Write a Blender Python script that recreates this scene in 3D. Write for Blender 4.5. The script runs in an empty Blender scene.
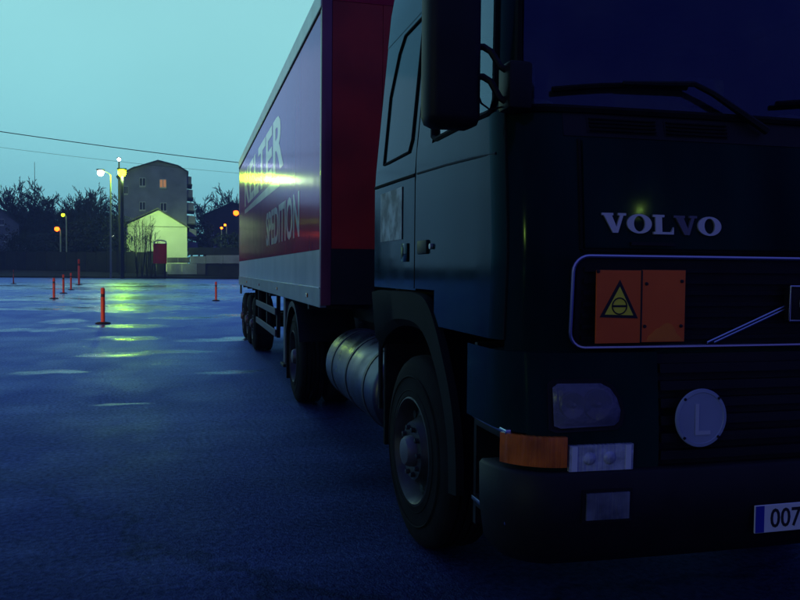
import bpy, bmesh, math, random
from mathutils import Vector, Matrix
R_ = math.radians
scene = bpy.context.scene
COL = scene.collection

# ------------------------------------------------------------------ camera
# world frame: +Y runs from the truck's nose to its tail, +X across it, camera above the origin
EYE = Vector((0, 0, 1.5)); FPX = 780.0
_a, _p, _r = R_(15.2), R_(2.13), R_(0.5)
FW = Vector((math.sin(_a) * math.cos(_p), math.cos(_a) * math.cos(_p), -math.sin(_p)))
_R0 = Vector((math.cos(_a), -math.sin(_a), 0)); _U0 = _R0.cross(FW)
RT = _R0 * math.cos(_r) + _U0 * math.sin(_r); UP = -_R0 * math.sin(_r) + _U0 * math.cos(_r)
cam = bpy.data.cameras.new('camera'); camo = bpy.data.objects.new('camera', cam); COL.objects.link(camo)
cam.sensor_width = 36; cam.lens = 36 * FPX / 800; cam.clip_start = 0.05; cam.clip_end = 6000
m = Matrix((RT, UP, -FW)).transposed().to_4x4(); m.translation = EYE
camo.matrix_world = m; scene.camera = camo

# ------------------------------------------------------------------ sky, faint sun, exposure
SUN_EL, SUN_AZ = R_(1.5), R_(-14)             # the sun has just gone, ahead and a little left; azimuth from +Y, clockwise
world = bpy.data.worlds.new('World'); scene.world = world; world.use_nodes = True
nt = world.node_tree; nt.nodes.clear()
def N(t, **k):
    n = nt.nodes.new(t)
    for a, b in k.items(): setattr(n, a, b)
    return n
def ramp_(stops, src):
    r = N('ShaderNodeValToRGB'); el = r.color_ramp.elements; r.color_ramp.interpolation = 'B_SPLINE'
    el[0].position, el[0].color = stops[0][0], (*stops[0][1], 1); el[1].position, el[1].color = stops[-1][0], (*stops[-1][1], 1)
    for p_, c_ in stops[1:-1]: e_ = el.new(p_); e_.color = (*c_, 1)
    nt.links.new(src, r.inputs[0]); return r.outputs[0]
def mix_(mode, fac, a, b):
    m_ = N('ShaderNodeMix', data_type='RGBA', blend_type=mode)
    for i_, v_ in ((0, fac), (6, a), (7, b)):
        if isinstance(v_, (int, float)): m_.inputs[i_].default_value = v_
        elif isinstance(v_, tuple): m_.inputs[i_].default_value = (*v_, 1)
        else: nt.links.new(v_, m_.inputs[i_])
    return m_.outputs[2]
out = N('ShaderNodeOutputWorld'); bg = N('ShaderNodeBackground')
sky = N('ShaderNodeTexSky', sky_type='NISHITA'); sky.sun_disc = False
sky.sun_elevation = SUN_EL; sky.sun_rotation = SUN_AZ; sky.ozone_density = 6; sky.air_density = 1.2
tc = N('ShaderNodeTexCoord'); sep = N('ShaderNodeSeparateXYZ'); nt.links.new(tc.outputs['Generated'], sep.inputs[0])
# thin overcast lit by the afterglow: pale cyan towards the set sun, deepening to blue overhead and on the far side
glow = N('ShaderNodeVectorMath', operation='DOT_PRODUCT'); nt.links.new(tc.outputs['Generated'], glow.inputs[0])
glow.inputs[1].default_value = (math.sin(SUN_AZ) * .97, math.cos(SUN_AZ) * .97, .24)
gf = N('ShaderNodeMapRange', interpolation_type='SMOOTHERSTEP'); gf.inputs['From Min'].default_value = .10; gf.inputs['From Max'].default_value = .96
nt.links.new(glow.outputs['Value'], gf.inputs['Value'])
west = ramp_([(0.0, (.140, .50, .62)), (.10, (.26, .72, .80)), (.36, (.36, .82, .80)), (.62, (.08, .17, .42)), (1.0, (.045, .08, .40))], sep.outputs['Z'])
east = ramp_([(0.0, (.042, .042, .22)), (.4, (.042, .046, .26)), (1.0, (.040, .070, .36))], sep.outputs['Z'])
base_ = mix_('MIX', gf.outputs[0], east, west)
ns = N('ShaderNodeTexNoise'); ns.inputs['Scale'].default_value = 2.2; ns.inputs['Detail'].default_value = 4
nt.links.new(tc.outputs['Generated'], ns.inputs['Vector'])
cl = N('ShaderNodeMapRange'); cl.inputs['From Min'].default_value = .3; cl.inputs['From Max'].default_value = .7
cl.inputs['To Min'].default_value = .94; cl.inputs['To Max'].default_value = 1.05
nt.links.new(ns.outputs['Fac'], cl.inputs['Value'])
cloud = mix_('MULTIPLY', 1.0, base_, cl.outputs[0])
clear = mix_('MULTIPLY', 1.0, sky.outputs[0], (.05, .06, .10))
nt.links.new(mix_('ADD', .08, cloud, clear), bg.inputs['Color']); bg.inputs['Strength'].default_value = 1.0
nt.links.new(bg.outputs[0], out.inputs[0])
sl = bpy.data.lights.new('sun', 'SUN'); sl.energy = 0.04; sl.angle = R_(30); sl.color = (1, .8, .6)
so = bpy.data.objects.new('sun', sl); COL.objects.link(so)
sd = Vector((math.sin(SUN_AZ) * math.cos(SUN_EL), math.cos(SUN_AZ) * math.cos(SUN_EL), math.sin(SUN_EL)))
so.rotation_euler = sd.to_track_quat('Z', 'Y').to_euler(); so.location = sd * 60
vs = scene.view_settings; vs.view_transform = 'Standard'; vs.look = 'None'; vs.exposure = 0; vs.gamma = 1
scene.cycles.use_denoising = True
scene.cycles.max_bounces = 8; scene.cycles.sample_clamp_indirect = 6; scene.cycles.caustics_reflective = False

# ------------------------------------------------------------------ helpers
def px(x, y, d):
    "a place at d metres ahead, seen in direction (x, y) of the 800x600 photograph"
    return EYE + (FW + RT * ((x - 400) / FPX) - UP * ((y - 300) / FPX)) * d

MATS = {}
def mat(name, base, rough=.6, metal=0, coat=0, spec=.5, emit=None, estr=0, bump=None, vary=None, rvary=None, trans=0, alpha=1, coat_rough=.05, tint=None, gloss=None):
    """bump=(scale, strength, stretch) vary=(scale, amount) rvary=(scale, lo, hi)"""
    if name in MATS: return MATS[name]
    M = bpy.data.materials.new(name); M.use_nodes = True; t = M.node_tree; b = t.nodes['Principled BSDF']
    b.inputs['Base Color'].default_value = (*base, 1); b.inputs['Roughness'].default_value = rough
    b.inputs['Metallic'].default_value = metal; b.inputs['Coat Weight'].default_value = coat; b.inputs['Coat Roughness'].default_value = coat_rough
    b.inputs['Specular IOR Level'].default_value = spec; b.inputs['Transmission Weight'].default_value = trans
    b.inputs['Alpha'].default_value = alpha
    if emit: b.inputs['Emission Color'].default_value = (*emit, 1); b.inputs['Emission Strength'].default_value = estr
    if tint: b.inputs['Specular Tint'].default_value = (*tint, 1)
    def coord(stretch=(1, 1, 1)):
        c = t.nodes.new('ShaderNodeTexCoord'); mp = t.nodes.new('ShaderNodeMapping'); mp.inputs['Scale'].default_value = stretch
        t.links.new(c.outputs['Object'], mp.inputs[0]); return mp.outputs[0]
    def noise(scale, det=6, stretch=(1, 1, 1)):
        n = t.nodes.new('ShaderNodeTexNoise'); n.inputs['Scale'].default_value = scale; n.inputs['Detail'].default_value = det
        t.links.new(coord(stretch), n.inputs['Vector']); return n.outputs['Fac']
    def rng(s, lo, hi, f0=.3, f1=.7):
        r = t.nodes.new('ShaderNodeMapRange'); r.inputs['From Min'].default_value = f0; r.inputs['From Max'].default_value = f1
        r.inputs['To Min'].default_value = lo; r.inputs['To Max'].default_value = hi; t.links.new(s, r.inputs['Value']); return r.outputs[0]
    if vary:
        mx = t.nodes.new('ShaderNodeMix'); mx.data_type = 'RGBA'
        lo = tuple(c * (1 - vary[1]) for c in base); hi = tuple(min(1, c * (1 + vary[1])) for c in base)
        mx.inputs[6].default_value = (*lo, 1); mx.inputs[7].default_value = (*hi, 1)
        t.links.new(rng(noise(vary[0], 8, vary[2] if len(vary) > 2 else (1, 1, 1)), 0, 1), mx.inputs[0]); t.links.new(mx.outputs[2], b.inputs['Base Color'])
    if rvary: t.links.new(rng(noise(rvary[0], 5, rvary[3] if len(rvary) > 3 else (1, 1, 1)), rvary[1], rvary[2]), b.inputs['Roughness'])
    if bump:
        bn = t.nodes.new('ShaderNodeBump'); bn.inputs['Strength'].default_value = bump[1]; bn.inputs['Distance'].default_value = .02
        t.links.new(noise(bump[0], 4, bump[2] if len(bump) > 2 else (1, 1, 1)), bn.inputs['Height']); t.links.new(bn.outputs[0], b.inputs['Normal'])
        if coat: t.links.new(bn.outputs[0], b.inputs['Coat Normal'])
    if gloss:                                                  # (colour, roughness, ior): coloured clear film over the base
        b.inputs['Specular IOR Level'].default_value = 0
        g_ = t.nodes.new('ShaderNodeBsdfGlossy'); g_.inputs['Color'].default_value = (*gloss[0], 1); g_.inputs['Roughness'].default_value = gloss[1]
        f_ = t.nodes.new('ShaderNodeFresnel'); io_ = t.nodes.new('ShaderNodeMix'); io_.inputs[2].default_value = gloss[2]; io_.inputs[3].default_value = 1 / gloss[2]
        ge_ = t.nodes.new('ShaderNodeNewGeometry'); t.links.new(ge_.outputs['Backfacing'], io_.inputs[0]); t.links.new(io_.outputs[0], f_.inputs[0]); mx_ = t.nodes.new('ShaderNodeMixShader')
        if len(gloss) > 3: t.links.new(rng(noise(gloss[3], 6, gloss[4]), gloss[1] * .7, gloss[1] * 1.5), g_.inputs['Roughness'])
        if bump: t.links.new(bn.outputs[0], g_.inputs['Normal']); t.links.new(bn.outputs[0], f_.inputs['Normal'])
        t.links.new(f_.outputs[0], mx_.inputs[0]); t.links.new(b.outputs[0], mx_.inputs[1]); t.links.new(g_.outputs[0], mx_.inputs[2]); t.links.new(mx_.outputs[0], t.nodes['Material Output'].inputs[0])
    MATS[name] = M; return M

def glass(name, tint, fac_lo=.04, refl=(.45, .55, 1)):
    "window pane: clear tinted pane with a mirror share that grows towards grazing view"
    if name in MATS: return MATS[name]
    M = bpy.data.materials.new(name); M.use_nodes = True; t = M.node_tree; t.nodes.clear()
    o = t.nodes.new('ShaderNodeOutputMaterial'); mx = t.nodes.new('ShaderNodeMixShader'); f = t.nodes.new('ShaderNodeFresnel'); f.inputs[0].default_value = 1.7
    ge = t.nodes.new('ShaderNodeNewGeometry'); io = t.nodes.new('ShaderNodeMix'); io.inputs[2].default_value = 1.7; io.inputs[3].default_value = 1 / 1.7
    t.links.new(ge.outputs['Backfacing'], io.inputs[0]); t.links.new(io.outputs[0], f.inputs[0])
    tr = t.nodes.new('ShaderNodeBsdfTransparent'); tr.inputs[0].default_value = (*tint, 1)
    g = t.nodes.new('ShaderNodeBsdfGlossy'); g.inputs['Roughness'].default_value = .04; g.inputs['Color'].default_value = (*refl, 1)
    nz = t.nodes.new('ShaderNodeTexNoise'); nz.inputs['Scale'].default_value = 3; bn = t.nodes.new('ShaderNodeBump'); bn.inputs['Strength'].default_value = .03
    t.links.new(nz.outputs[0], bn.inputs['Height']); t.links.new(bn.outputs[0], g.inputs['Normal'])
    t.links.new(f.outputs[0], mx.inputs[0]); t.links.new(tr.outputs[0], mx.inputs[1]); t.links.new(g.outputs[0], mx.inputs[2]); t.links.new(mx.outputs[0], o.inputs[0])
    df = t.nodes.new('ShaderNodeBsdfDiffuse'); df.inputs[0].default_value = (.30, .30, .30, 1); dn = t.nodes.new('ShaderNodeTexNoise'); dn.inputs['Scale'].default_value = 2.6; dn.inputs['Detail'].default_value = 9   # road film
    tcx = t.nodes.new('ShaderNodeTexCoord'); t.links.new(tcx.outputs['Object'], dn.inputs['Vector'])
    dm = t.nodes.new('ShaderNodeMapRange'); dm.inputs['From Min'].default_value = .4; dm.inputs['From Max'].default_value = .75; dm.inputs['To Max'].default_value = fac_lo; t.links.new(dn.outputs[0], dm.inputs[0])
    m3 = t.nodes.new('ShaderNodeMixShader'); t.links.new(dm.outputs[0], m3.inputs[0]); t.links.new(mx.outputs[0], m3.inputs[1]); t.links.new(df.outputs[0], m3.inputs[2]); t.links.new(m3.outputs[0], o.inputs[0])
    MATS[name] = M; return M

class MB:
    def __init__(s): s.v = []; s.f = []
    def add(s, vs, fs):
        o = len(s.v); s.v += [tuple(v) for v in vs]; s.f += [tuple(i + o for i in f) for f in fs]; return s
    def box(s, x0, x1, y0, y1, z0, z1, b=0.0):
        if b <= 0:
            v = [(x, y, z) for z in (z0, z1) for y in (y0, y1) for x in (x0, x1)]
            return s.add(v, [(0, 2, 3, 1), (4, 5, 7, 6), (0, 1, 5, 4), (2, 6, 7, 3), (0, 4, 6, 2), (1, 3, 7, 5)])
        bm = bmesh.new(); bmesh.ops.create_cube(bm, size=1)
        for v in bm.verts: v.co = Vector(((x0 + x1) / 2 + v.co.x * (x1 - x0), (y0 + y1) / 2 + v.co.y * (y1 - y0), (z0 + z1) / 2 + v.co.z * (z1 - z0)))
        bmesh.ops.bevel(bm, geom=bm.edges[:], offset=b, segments=2, affect='EDGES', profile=.5)
        bm.verts.index_update(); s.add([v.co for v in bm.verts], [[v.index for v in f.verts] for f in bm.faces]); bm.free(); return s
    def grid(s, rows):
        n = len(rows[0]); v = [p for r in rows for p in r]
        return s.add(v, [(i * n + j, i * n + j + 1, (i + 1) * n + j + 1, (i + 1) * n + j) for i in range(len(rows) - 1) for j in range(n - 1)])
    def tube(s, pts, r, n=8, closed=False, caps=True):
        pts = [Vector(p) for p in pts]; k = len(pts); rs = r if isinstance(r, (list, tuple)) else [r] * k
        o = len(s.v); prev = None
        for i, p in enumerate(pts):
            a = pts[i - 1] if (i or closed) else pts[i]; b = pts[(i + 1) % k] if (i < k - 1 or closed) else pts[i]
            d = (b - a).normalized() if (b - a).length > 1e-9 else Vector((0, 0, 1))
            if prev is None: u = d.orthogonal().normalized()
            else:
                u = prev - d * prev.dot(d); u = u.normalized() if u.length > 1e-6 else d.orthogonal().normalized()
            prev = u; w = d.cross(u)
            for j in range(n):
                t = 2 * math.pi * j / n; s.v.append(tuple(p + (u * math.cos(t) + w * math.sin(t)) * rs[i]))
        for i in range(k if closed else k - 1):
            for j in range(n):
                i2 = (i + 1) % k
                s.f.append((o + i * n + j, o + i * n + (j + 1) % n, o + i2 * n + (j + 1) % n, o + i2 * n + j))
        if caps and not closed: s.f.append(tuple(o + j for j in range(n))[::-1]); s.f.append(tuple(o + (k - 1) * n + j for j in range(n)))
        return s
    def lathe(s, prof, c, axis='X', n=40, sgn=1):
        "prof: list of (along, radius)"
        o = len(s.v)
        for a, r in prof:
            for j in range(n):
                t = 2 * math.pi * j / n; u, w = r * math.cos(t), r * math.sin(t)
                d = {'X': (a * sgn, u, w), 'Y': (u, a * sgn, w), 'Z': (u, w, a * sgn)}[axis]
                s.v.append((c[0] + d[0], c[1] + d[1], c[2] + d[2]))
        for i in range(len(prof) - 1):
            for j in range(n): s.f.append((o + i * n + j, o + i * n + (j + 1) % n, o + (i + 1) * n + (j + 1) % n, o + (i + 1) * n + j))
        return s
    def cap(s, n=40):
        s.f.append(tuple(range(len(s.v) - n, len(s.v)))); return s
    def prism(s, poly, fn0, fn1):
        "extrude a 2-D polygon between two placing functions"
        n = len(poly); v = [fn0(*p) for p in poly] + [fn1(*p) for p in poly]
        return s.add(v, [tuple(range(n)), tuple(range(2 * n - 1, n - 1, -1))] + [(i, i + n, (i + 1) % n + n, (i + 1) % n) for i in range(n)])
    def build(s, name, material, parent=None, smooth=False, angle=40):
        me = bpy.data.meshes.new(name); me.from_pydata(s.v, [], s.f); me.update()
        bm = bmesh.new(); bm.from_mesh(me); bmesh.ops.remove_doubles(bm, verts=bm.verts, dist=1e-5); bmesh.ops.recalc_face_normals(bm, faces=bm.faces); bm.to_mesh(me); bm.free()
        me.materials.append(material)
        if smooth:
            for p in me.polygons: p.use_smooth = True
            me.set_sharp_from_angle(angle=R_(angle))
        o = bpy.data.objects.new(name, me); COL.objects.link(o)
        if parent: o.parent = parent; o.matrix_parent_inverse = Matrix.Translation(parent.location + (parent.parent.location if parent.parent else Vector())).inverted() if parent.type == 'EMPTY' else Matrix()
        return o

def tag(o, label=None, cat=None, group=None, kind=None):
    if label: o['label'] = label
    if cat: o['category'] = cat
    if group: o['group'] = group
    if kind: o['kind'] = kind
    return o
def empty(name, loc, label, cat, group=None):
    o = bpy.data.objects.new(name, None); COL.objects.link(o); o.location = loc; o.empty_display_size = .2
    return tag(o, label, cat, group)
def copy_tree(o, parent=None):
    c = o.copy(); COL.objects.link(c)
    if parent: c.parent = parent
    for ch in list(o.children): copy_tree(ch, c)
    return c
def text_mesh(txt, name, place, material, parent, size, depth=.002, bold=0, xscale=1):
    "lettering as real mesh; place(u, v, d) maps text plane to the world"
    cu = bpy.data.curves.new(name, 'FONT'); cu.body = txt; cu.size = size; cu.extrude = depth; cu.offset = bold; cu.resolution_u = 3
    t = bpy.data.objects.new(name + '_src', cu); COL.objects.link(t)
    dg = bpy.context.evaluated_depsgraph_get(); me = bpy.data.meshes.new_from_object(t.evaluated_get(dg))
    bpy.data.objects.remove(t)
    for v in me.vertices: v.co = Vector(place(v.co.x * xscale, v.co.y, v.co.z))
    me.materials.clear(); me.materials.append(material)
    o = bpy.data.objects.new(name, me); COL.objects.link(o)
    if parent: o.parent = parent; o.matrix_parent_inverse = Matrix.Translation(parent.location).inverted() if parent.type == 'EMPTY' else Matrix()
    return o

# ------------------------------------------------------------------ materials
PAINT = mat('paint_dark_green', (.006, .020, .018), .45, vary=(3, .55, (1, 1, .35)), bump=(1.2, .02), gloss=((.42, .56, .82), .085, 1.19, 5, (1, 1, .4)))
RED = mat('trailer_red', (.46, .022, .035), .5, vary=(1.3, .3, (1, 1, .25)), bump=(2.2, .10, (1, 1, .02)), gloss=((.58, .54, .95), .12, 1.38))
GREYP = mat('trailer_grey', (.30, .29, .26), .6, vary=(2.5, .35, (1, 1, .5)), bump=(4, .04, (1, 1, .05)), gloss=((.75, .85, 1), .3, 1.2))
ALU = mat('aluminium', (.46, .49, .52), .38, metal=.6, vary=(4, .15))
LINE = mat('bright_trim', (.75, .78, .8), .2, metal=.9)
WHITE = mat('white_lettering', (.80, .84, .84), .5, vary=(2, .15), bump=(2.2, .10, (1, 1, .02)), gloss=((.95, .98, 1), .12, 1.65))
BLACKP = mat('black_plastic', (.009, .009, .010), .55, spec=.25, vary=(6, .3), bump=(120, .05))
RUBBER = mat('rubber', (.009, .009, .010), .85, spec=.12, vary=(8, .35), bump=(60, .1))
DARKM = mat('chassis_metal', (.012, .011, .011), .6, metal=.2, vary=(6, .4))
CHROME = mat('chrome', (.62, .63, .68), .22, metal=1)
LETTER = mat('silver_lettering', (.55, .56, .62), .35, metal=.4)
LETTERD = mat('worn_lettering', (.14, .13, .18), .5, metal=.3)
HAZ = mat('hazard_orange', (.95, .13, .012), .45, vary=(3, .15))
HAZL = mat('hazard_orange_painted_glow', (.95, .20, .016), .5, vary=(5, .2))  # lighter orange for the reflected glow painted on the leaf
YEL = mat('warning_yellow', (.95, .82, .05), .5, vary=(6, .12))
INK = mat('black_print', (.008, .008, .008), .6)
AMBER = mat('amber_lens', (.62, .13, .012), .15, coat=.5, bump=(9, .5, (9, 1, .5)), vary=(9, .35))
CLEAR = mat('clear_lens', (.44, .47, .60), .15, coat=.6, bump=(9, .5, (9, 1, .5)), vary=(14, .35, (1, 1, 2)))
CLEARB = mat('clear_lens_bright', (.70, .73, .86), .2, coat=.5)
REFL = mat('lamp_reflector', (.22, .22, .27), .18, metal=1, bump=(25, .2))
DISC = mat('grey_disc', (.30, .35, .50), .5, vary=(5, .12))
PLATE = mat('plate_white', (.72, .74, .78), .4, vary=(5, .06))
PBLUE = mat('plate_blue', (.02, .03, .35), .4)
WSG = glass('windscreen_glass', (.62, .66, .70), .10); SDG = glass('side_glass', (.34, .40, .42), .04, (.6, .74, 1))
CABIN = mat('cabin_trim', (.08, .08, .09), .8, vary=(5, .3)); SEAT = mat('seat_fabric', (.16, .17, .21), .9, vary=(20, .3))
STEEL = mat('wheel_steel', (.045, .045, .05), .5, metal=.5, vary=(7, .4), rvary=(8, .35, .7))
TANK = mat('tank_aluminium', (.07, .073, .11), .4, metal=.85, vary=(3, .25), rvary=(5, .25, .5))

# ------------------------------------------------------------------ ground
def gpt(x, y):
    d = FW + RT * ((x - 400) / FPX) - UP * ((y - 300) / FPX); q = EYE + d * (-1.5 / d.z); return q.x, q.y
PUDDLES = [(*gpt(x, y), rx, ry) for x, y, rx, ry in ((170, 352, .7, .3), (30, 330, 1.2, .6), (60, 372, .5, .25), (185, 318, 1.2, .7), (113, 404.5, .32, .085), (116, 355, .6, .55), (125, 338, .8, .5), (135, 326, 1.0, .7), (66, 321, .5, 1.0), (217, 340, .9, .35),
        (231, 315, .6, .9), (122, 308, 3.0, 3.2), (128, 297, 6.0, 7.0), (120, 286, 13, 16), (40, 309, 1.6, .8), (238, 338, .35, .5), (228, 372, .4, .2), (20, 300, 3, 1.5))]
def asphalt():
    M = bpy.data.materials.new('wet_asphalt'); M.use_nodes = True; t = M.node_tree; b = t.nodes['Principled BSDF']
    c = t.nodes.new('ShaderNodeTexCoord')
    def nz(scale, det, st=(1, 1, 1), rough=.6):
        mp = t.nodes.new('ShaderNodeMapping'); mp.inputs['Scale'].default_value = st; mp.inputs['Rotation'].default_value = (0, 0, R_(-6))
        n = t.nodes.new('ShaderNodeTexNoise'); n.inputs['Scale'].default_value = scale; n.inputs['Detail'].default_value = det; n.inputs['Roughness'].default_value = rough
        t.links.new(c.outputs['Object'], mp.inputs[0]); t.links.new(mp.outputs[0], n.inputs['Vector']); return n.outputs['Fac']
    def rg(s, f0, f1, lo, hi):
        r = t.nodes.new('ShaderNodeMapRange'); r.inputs['From Min'].default_value = f0; r.inputs['From Max'].default_value = f1
        r.inputs['To Min'].default_value = lo; r.inputs['To Max'].default_value = hi; t.links.new(s, r.inputs['Value']); return r.outputs[0]
    def math_(op, a, bb):
        n = t.nodes.new('ShaderNodeMath'); n.operation = op
        for i, x in enumerate((a, bb)):
            if isinstance(x, (int, float)): n.inputs[i].default_value = x
            else: t.links.new(x, n.inputs[i])
        return n.outputs[0]
    big = nz(.16, 5, (1, .7, 1)); fine = nz(90, 3); mid = nz(1.1, 6, (1, .55, 1)); grit = nz(28, 4)
    wet = rg(math_('ADD', big, math_('MULTIPLY', mid, .5)), .62, .92, 0, 1)      # 1 = standing film of water
    def vm(op, a, bb):
        n = t.nodes.new('ShaderNodeVectorMath'); n.operation = op; t.links.new(a, n.inputs[0])
        if isinstance(bb, tuple): n.inputs[1].default_value = bb
        elif bb is not None: t.links.new(bb, n.inputs[1])
        return n
    wn = t.nodes.new('ShaderNodeTexNoise'); wn.inputs['Scale'].default_value = 1.6; wn.inputs['Detail'].default_value = 5; t.links.new(c.outputs['Object'], wn.inputs['Vector'])
    wob = vm('MULTIPLY', vm('SUBTRACT', wn.outputs['Color'], (.5, .5, .5)).outputs[0], (2.6, 2.6, 0)).outputs[0]
    pud = None
    for (ux, uy, rx, ry) in PUDDLES:
        k = vm('MULTIPLY', vm('SUBTRACT', c.outputs['Object'], (ux, uy, 0)).outputs[0], (1 / rx, 1 / ry, 0)).outputs[0]
        ln = vm('LENGTH', vm('ADD', k, wob).outputs[0], None).outputs['Value']; v_ = rg(ln, 1.25, .6, 0, 1)
        pud = v_ if pud is None else math_('MAXIMUM', pud, v_)
    vc = t.nodes.new('ShaderNodeTexVoronoi'); vc.feature = 'DISTANCE_TO_EDGE'; vc.inputs['Scale'].default_value = .22
    vw = vm('ADD', c.outputs['Object'], vm('MULTIPLY', vm('SUBTRACT', wn.outputs['Color'], (.5, .5, .5)).outputs[0], (1.2, 1.2, 0)).outputs[0]).outputs[0]; t.links.new(vw, vc.inputs['Vector'])
    crack = rg(vc.outputs['Distance'], .002, .014, .35, 1); stain = rg(nz(.55, 7, (.5, 1.3, 1), .7), .36, .62, .38, 1.25)
    mx = t.nodes.new('ShaderNodeMix'); mx.data_type = 'RGBA'; mx.inputs[6].default_value = (.032, .040, .108, 1); mx.inputs[7].default_value = (.014, .019, .062, 1)
    t.links.new(wet, mx.inputs[0])
    m2 = t.nodes.new('ShaderNodeMix'); m2.data_type = 'RGBA'; m2.blend_type = 'MULTIPLY'; m2.inputs[0].default_value = 1
    t.links.new(mx.outputs[2], m2.inputs[6]); t.links.new(math_('MULTIPLY', math_('MULTIPLY', rg(grit, .3, .7, .6, 1.4), crack), stain), m2.inputs[7]); t.links.new(m2.outputs[2], b.inputs['Base Color'])
    pud = math_('MULTIPLY', pud, rg(nz(.8, 6, (.45, 1.5, 1), .65), .34, .52, .4, 1))
    b.inputs['Specular IOR Level'].default_value = 0
    g_ = t.nodes.new('ShaderNodeBsdfGlossy'); f_ = t.nodes.new('ShaderNodeFresnel'); ms = t.nodes.new('ShaderNodeMixShader')
    t.links.new(math_('SUBTRACT', rg(wet, 0, 1, .46, .26), math_('MULTIPLY', pud, .17)), g_.inputs['Roughness'])
    gc = t.nodes.new('ShaderNodeMix'); gc.data_type = 'RGBA'; gc.inputs[6].default_value = (.27, .36, .82, 1); gc.inputs[7].default_value = (.62, .78, 1, 1)
    t.links.new(math_('MAXIMUM', math_('MULTIPLY', wet, .25), pud), gc.inputs[0]); g2 = t.nodes.new('ShaderNodeMix'); g2.data_type = 'RGBA'; g2.blend_type = 'MULTIPLY'; g2.inputs[0].default_value = 1; t.links.new(gc.outputs[2], g2.inputs[6])
    t.links.new(math_('MAXIMUM', rg(grit, .32, .68, .62, 1.25), pud), g2.inputs[7]); t.links.new(g2.outputs[2], g_.inputs['Color'])
    t.links.new(math_('MAXIMUM', math_('MULTIPLY', rg(wet, 0, 1, 1.18, 1.31), rg(stain, .38, 1.25, .90, 1.05)), rg(pud, 0, 1, 1.2, 1.36)), f_.inputs[0])
    t.links.new(f_.outputs[0], ms.inputs[0]); t.links.new(b.outputs[0], ms.inputs[1]); t.links.new(g_.outputs[0], ms.inputs[2]); t.links.new(ms.outputs[0], t.nodes['Material Output'].inputs[0])
    bn = t.nodes.new('ShaderNodeBump'); bn.inputs['Distance'].default_value = .02
    t.links.new(math_('MULTIPLY', rg(wet, 0, 1, .8, .2), rg(pud, 0, 1, 1, .08)), bn.inputs['Strength'])
    t.links.new(math_('ADD', fine, math_('MULTIPLY', grit, 1.4)), bn.inputs['Height']); t.links.new(bn.outputs[0], b.inputs['Normal']); t.links.new(bn.outputs[0], g_.inputs['Normal'])
    return M
ASPH = asphalt()
EDGE = 124.0
g = MB(); g.box(-160, 160, -60, EDGE + 20, -.4, 0); yard = tag(g.build('parking_lot', ASPH), kind='structure')
SOIL = mat('dark_soil_grass', (.018, .022, .014), .95, vary=(.3, .4), bump=(2, .6))
g = MB(); g.box(-3000, 3000, -3000, 3000, -1.2, -.45); tag(g.build('ground', SOIL), kind='structure')
# verge beyond the yard: a gently rising bank
g = MB(); rows = []
rnd = random.Random(4)
for i, (dd, hh) in enumerate(((0, -.3), (.3, .25), (6, .9), (16, 1.6), (60, 2.2), (300, 3), (900, 6))):
    rows.append([(x, EDGE + 4 - .09 * x * 0 + dd, hh + rnd.uniform(-.1, .1) * (i > 1)) for x in range(-600, 601, 20)])
g.grid(rows); tag(g.build('verge', SOIL, smooth=True), kind='structure')

# ------------------------------------------------------------------ truck
XC = 2.385                                     # centre line of truck and trailer
class Prof:
    def __init__(s, lv, c): s.lv = lv; s.c = c                # lv rows: z, half width, front y, corner radius, rear y
    def at(s, z):
        lv = s.lv
        if z <= lv[0][0]: return lv[0][1:]
        for a, b in zip(lv, lv[1:]):
            if z <= b[0]:
                t = (z - a[0]) / (b[0] - a[0]); return tuple(p + (q - p) * t for p, q in zip(a[1:], b[1:]))
        return lv[-1][1:]
    def pt(s, q, z, side=1, off=0):
        "q=('w',half distance from centre) | ('t',degrees round the corner) | ('Y',y on the flank)"
        W, yf, r, yr = s.at(z); k, v = q
        if k == 'w' and v <= W - r: w, y, n = v, yf + s.c * (v / W) ** 2, (2 * s.c * v / W / W, -1)
        elif k == 'w':                                         # distance carried on round the corner
            return s.pt(('t', min(90, math.degrees((v - W + r) / r))), z, side, off)
        else:
            yb = yf + s.c * ((W - r) / W) ** 2
            if k == 't': t = R_(v); w, y, n = W - r + r * math.sin(t), yb + r * (1 - math.cos(t)), (math.sin(t), -math.cos(t))
            else: w, y, n = W, max(v, yb + r), (1, 0)
        l = math.hypot(*n); return (XC - side * (w + off * n[0] / l), y + off * n[1] / l, z)
CAB = Prof([(1.18, 1.245, 2.63, .20, 4.83), (1.6, 1.245, 2.60, .20, 4.83), (2.0, 1.245, 2.635, .20, 4.83), (2.12, 1.238, 2.66, .20, 4.83), (2.9, 1.165, 2.83, .20, 4.83),
            (3.1, 1.145, 2.94, .24, 4.83), (3.35, 1.10, 3.20, .32, 4.80), (3.5, 1.02, 3.55, .36, 4.76), (3.56, .90, 3.85, .36, 4.65)], .055)
BUM = Prof([(.38, 1.225, 2.60, .20, 3.1), (.48, 1.24, 2.575, .22, 3.1), (.88, 1.245, 2.565, .22, 3.1), (1.2, 1.245, 2.59, .21, 3.1)], .05)
def wl(a, b, n): return [('w', a + (b - a) * i / n) for i in range(n + 1)]
def tl(a, b, n): return [('t', a + (b - a) * i / n) for i in range(n + 1)]
def yl(*v): return [('Y', y) for y in v]
def zl(a, b, n): return [a + (b - a) * i / n for i in range(n + 1)]
def patch(mb, prof, qs, zs, side=1, off=0): mb.grid([[prof.pt(q, z, side, off) for q in qs] for z in zs]); return mb
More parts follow.
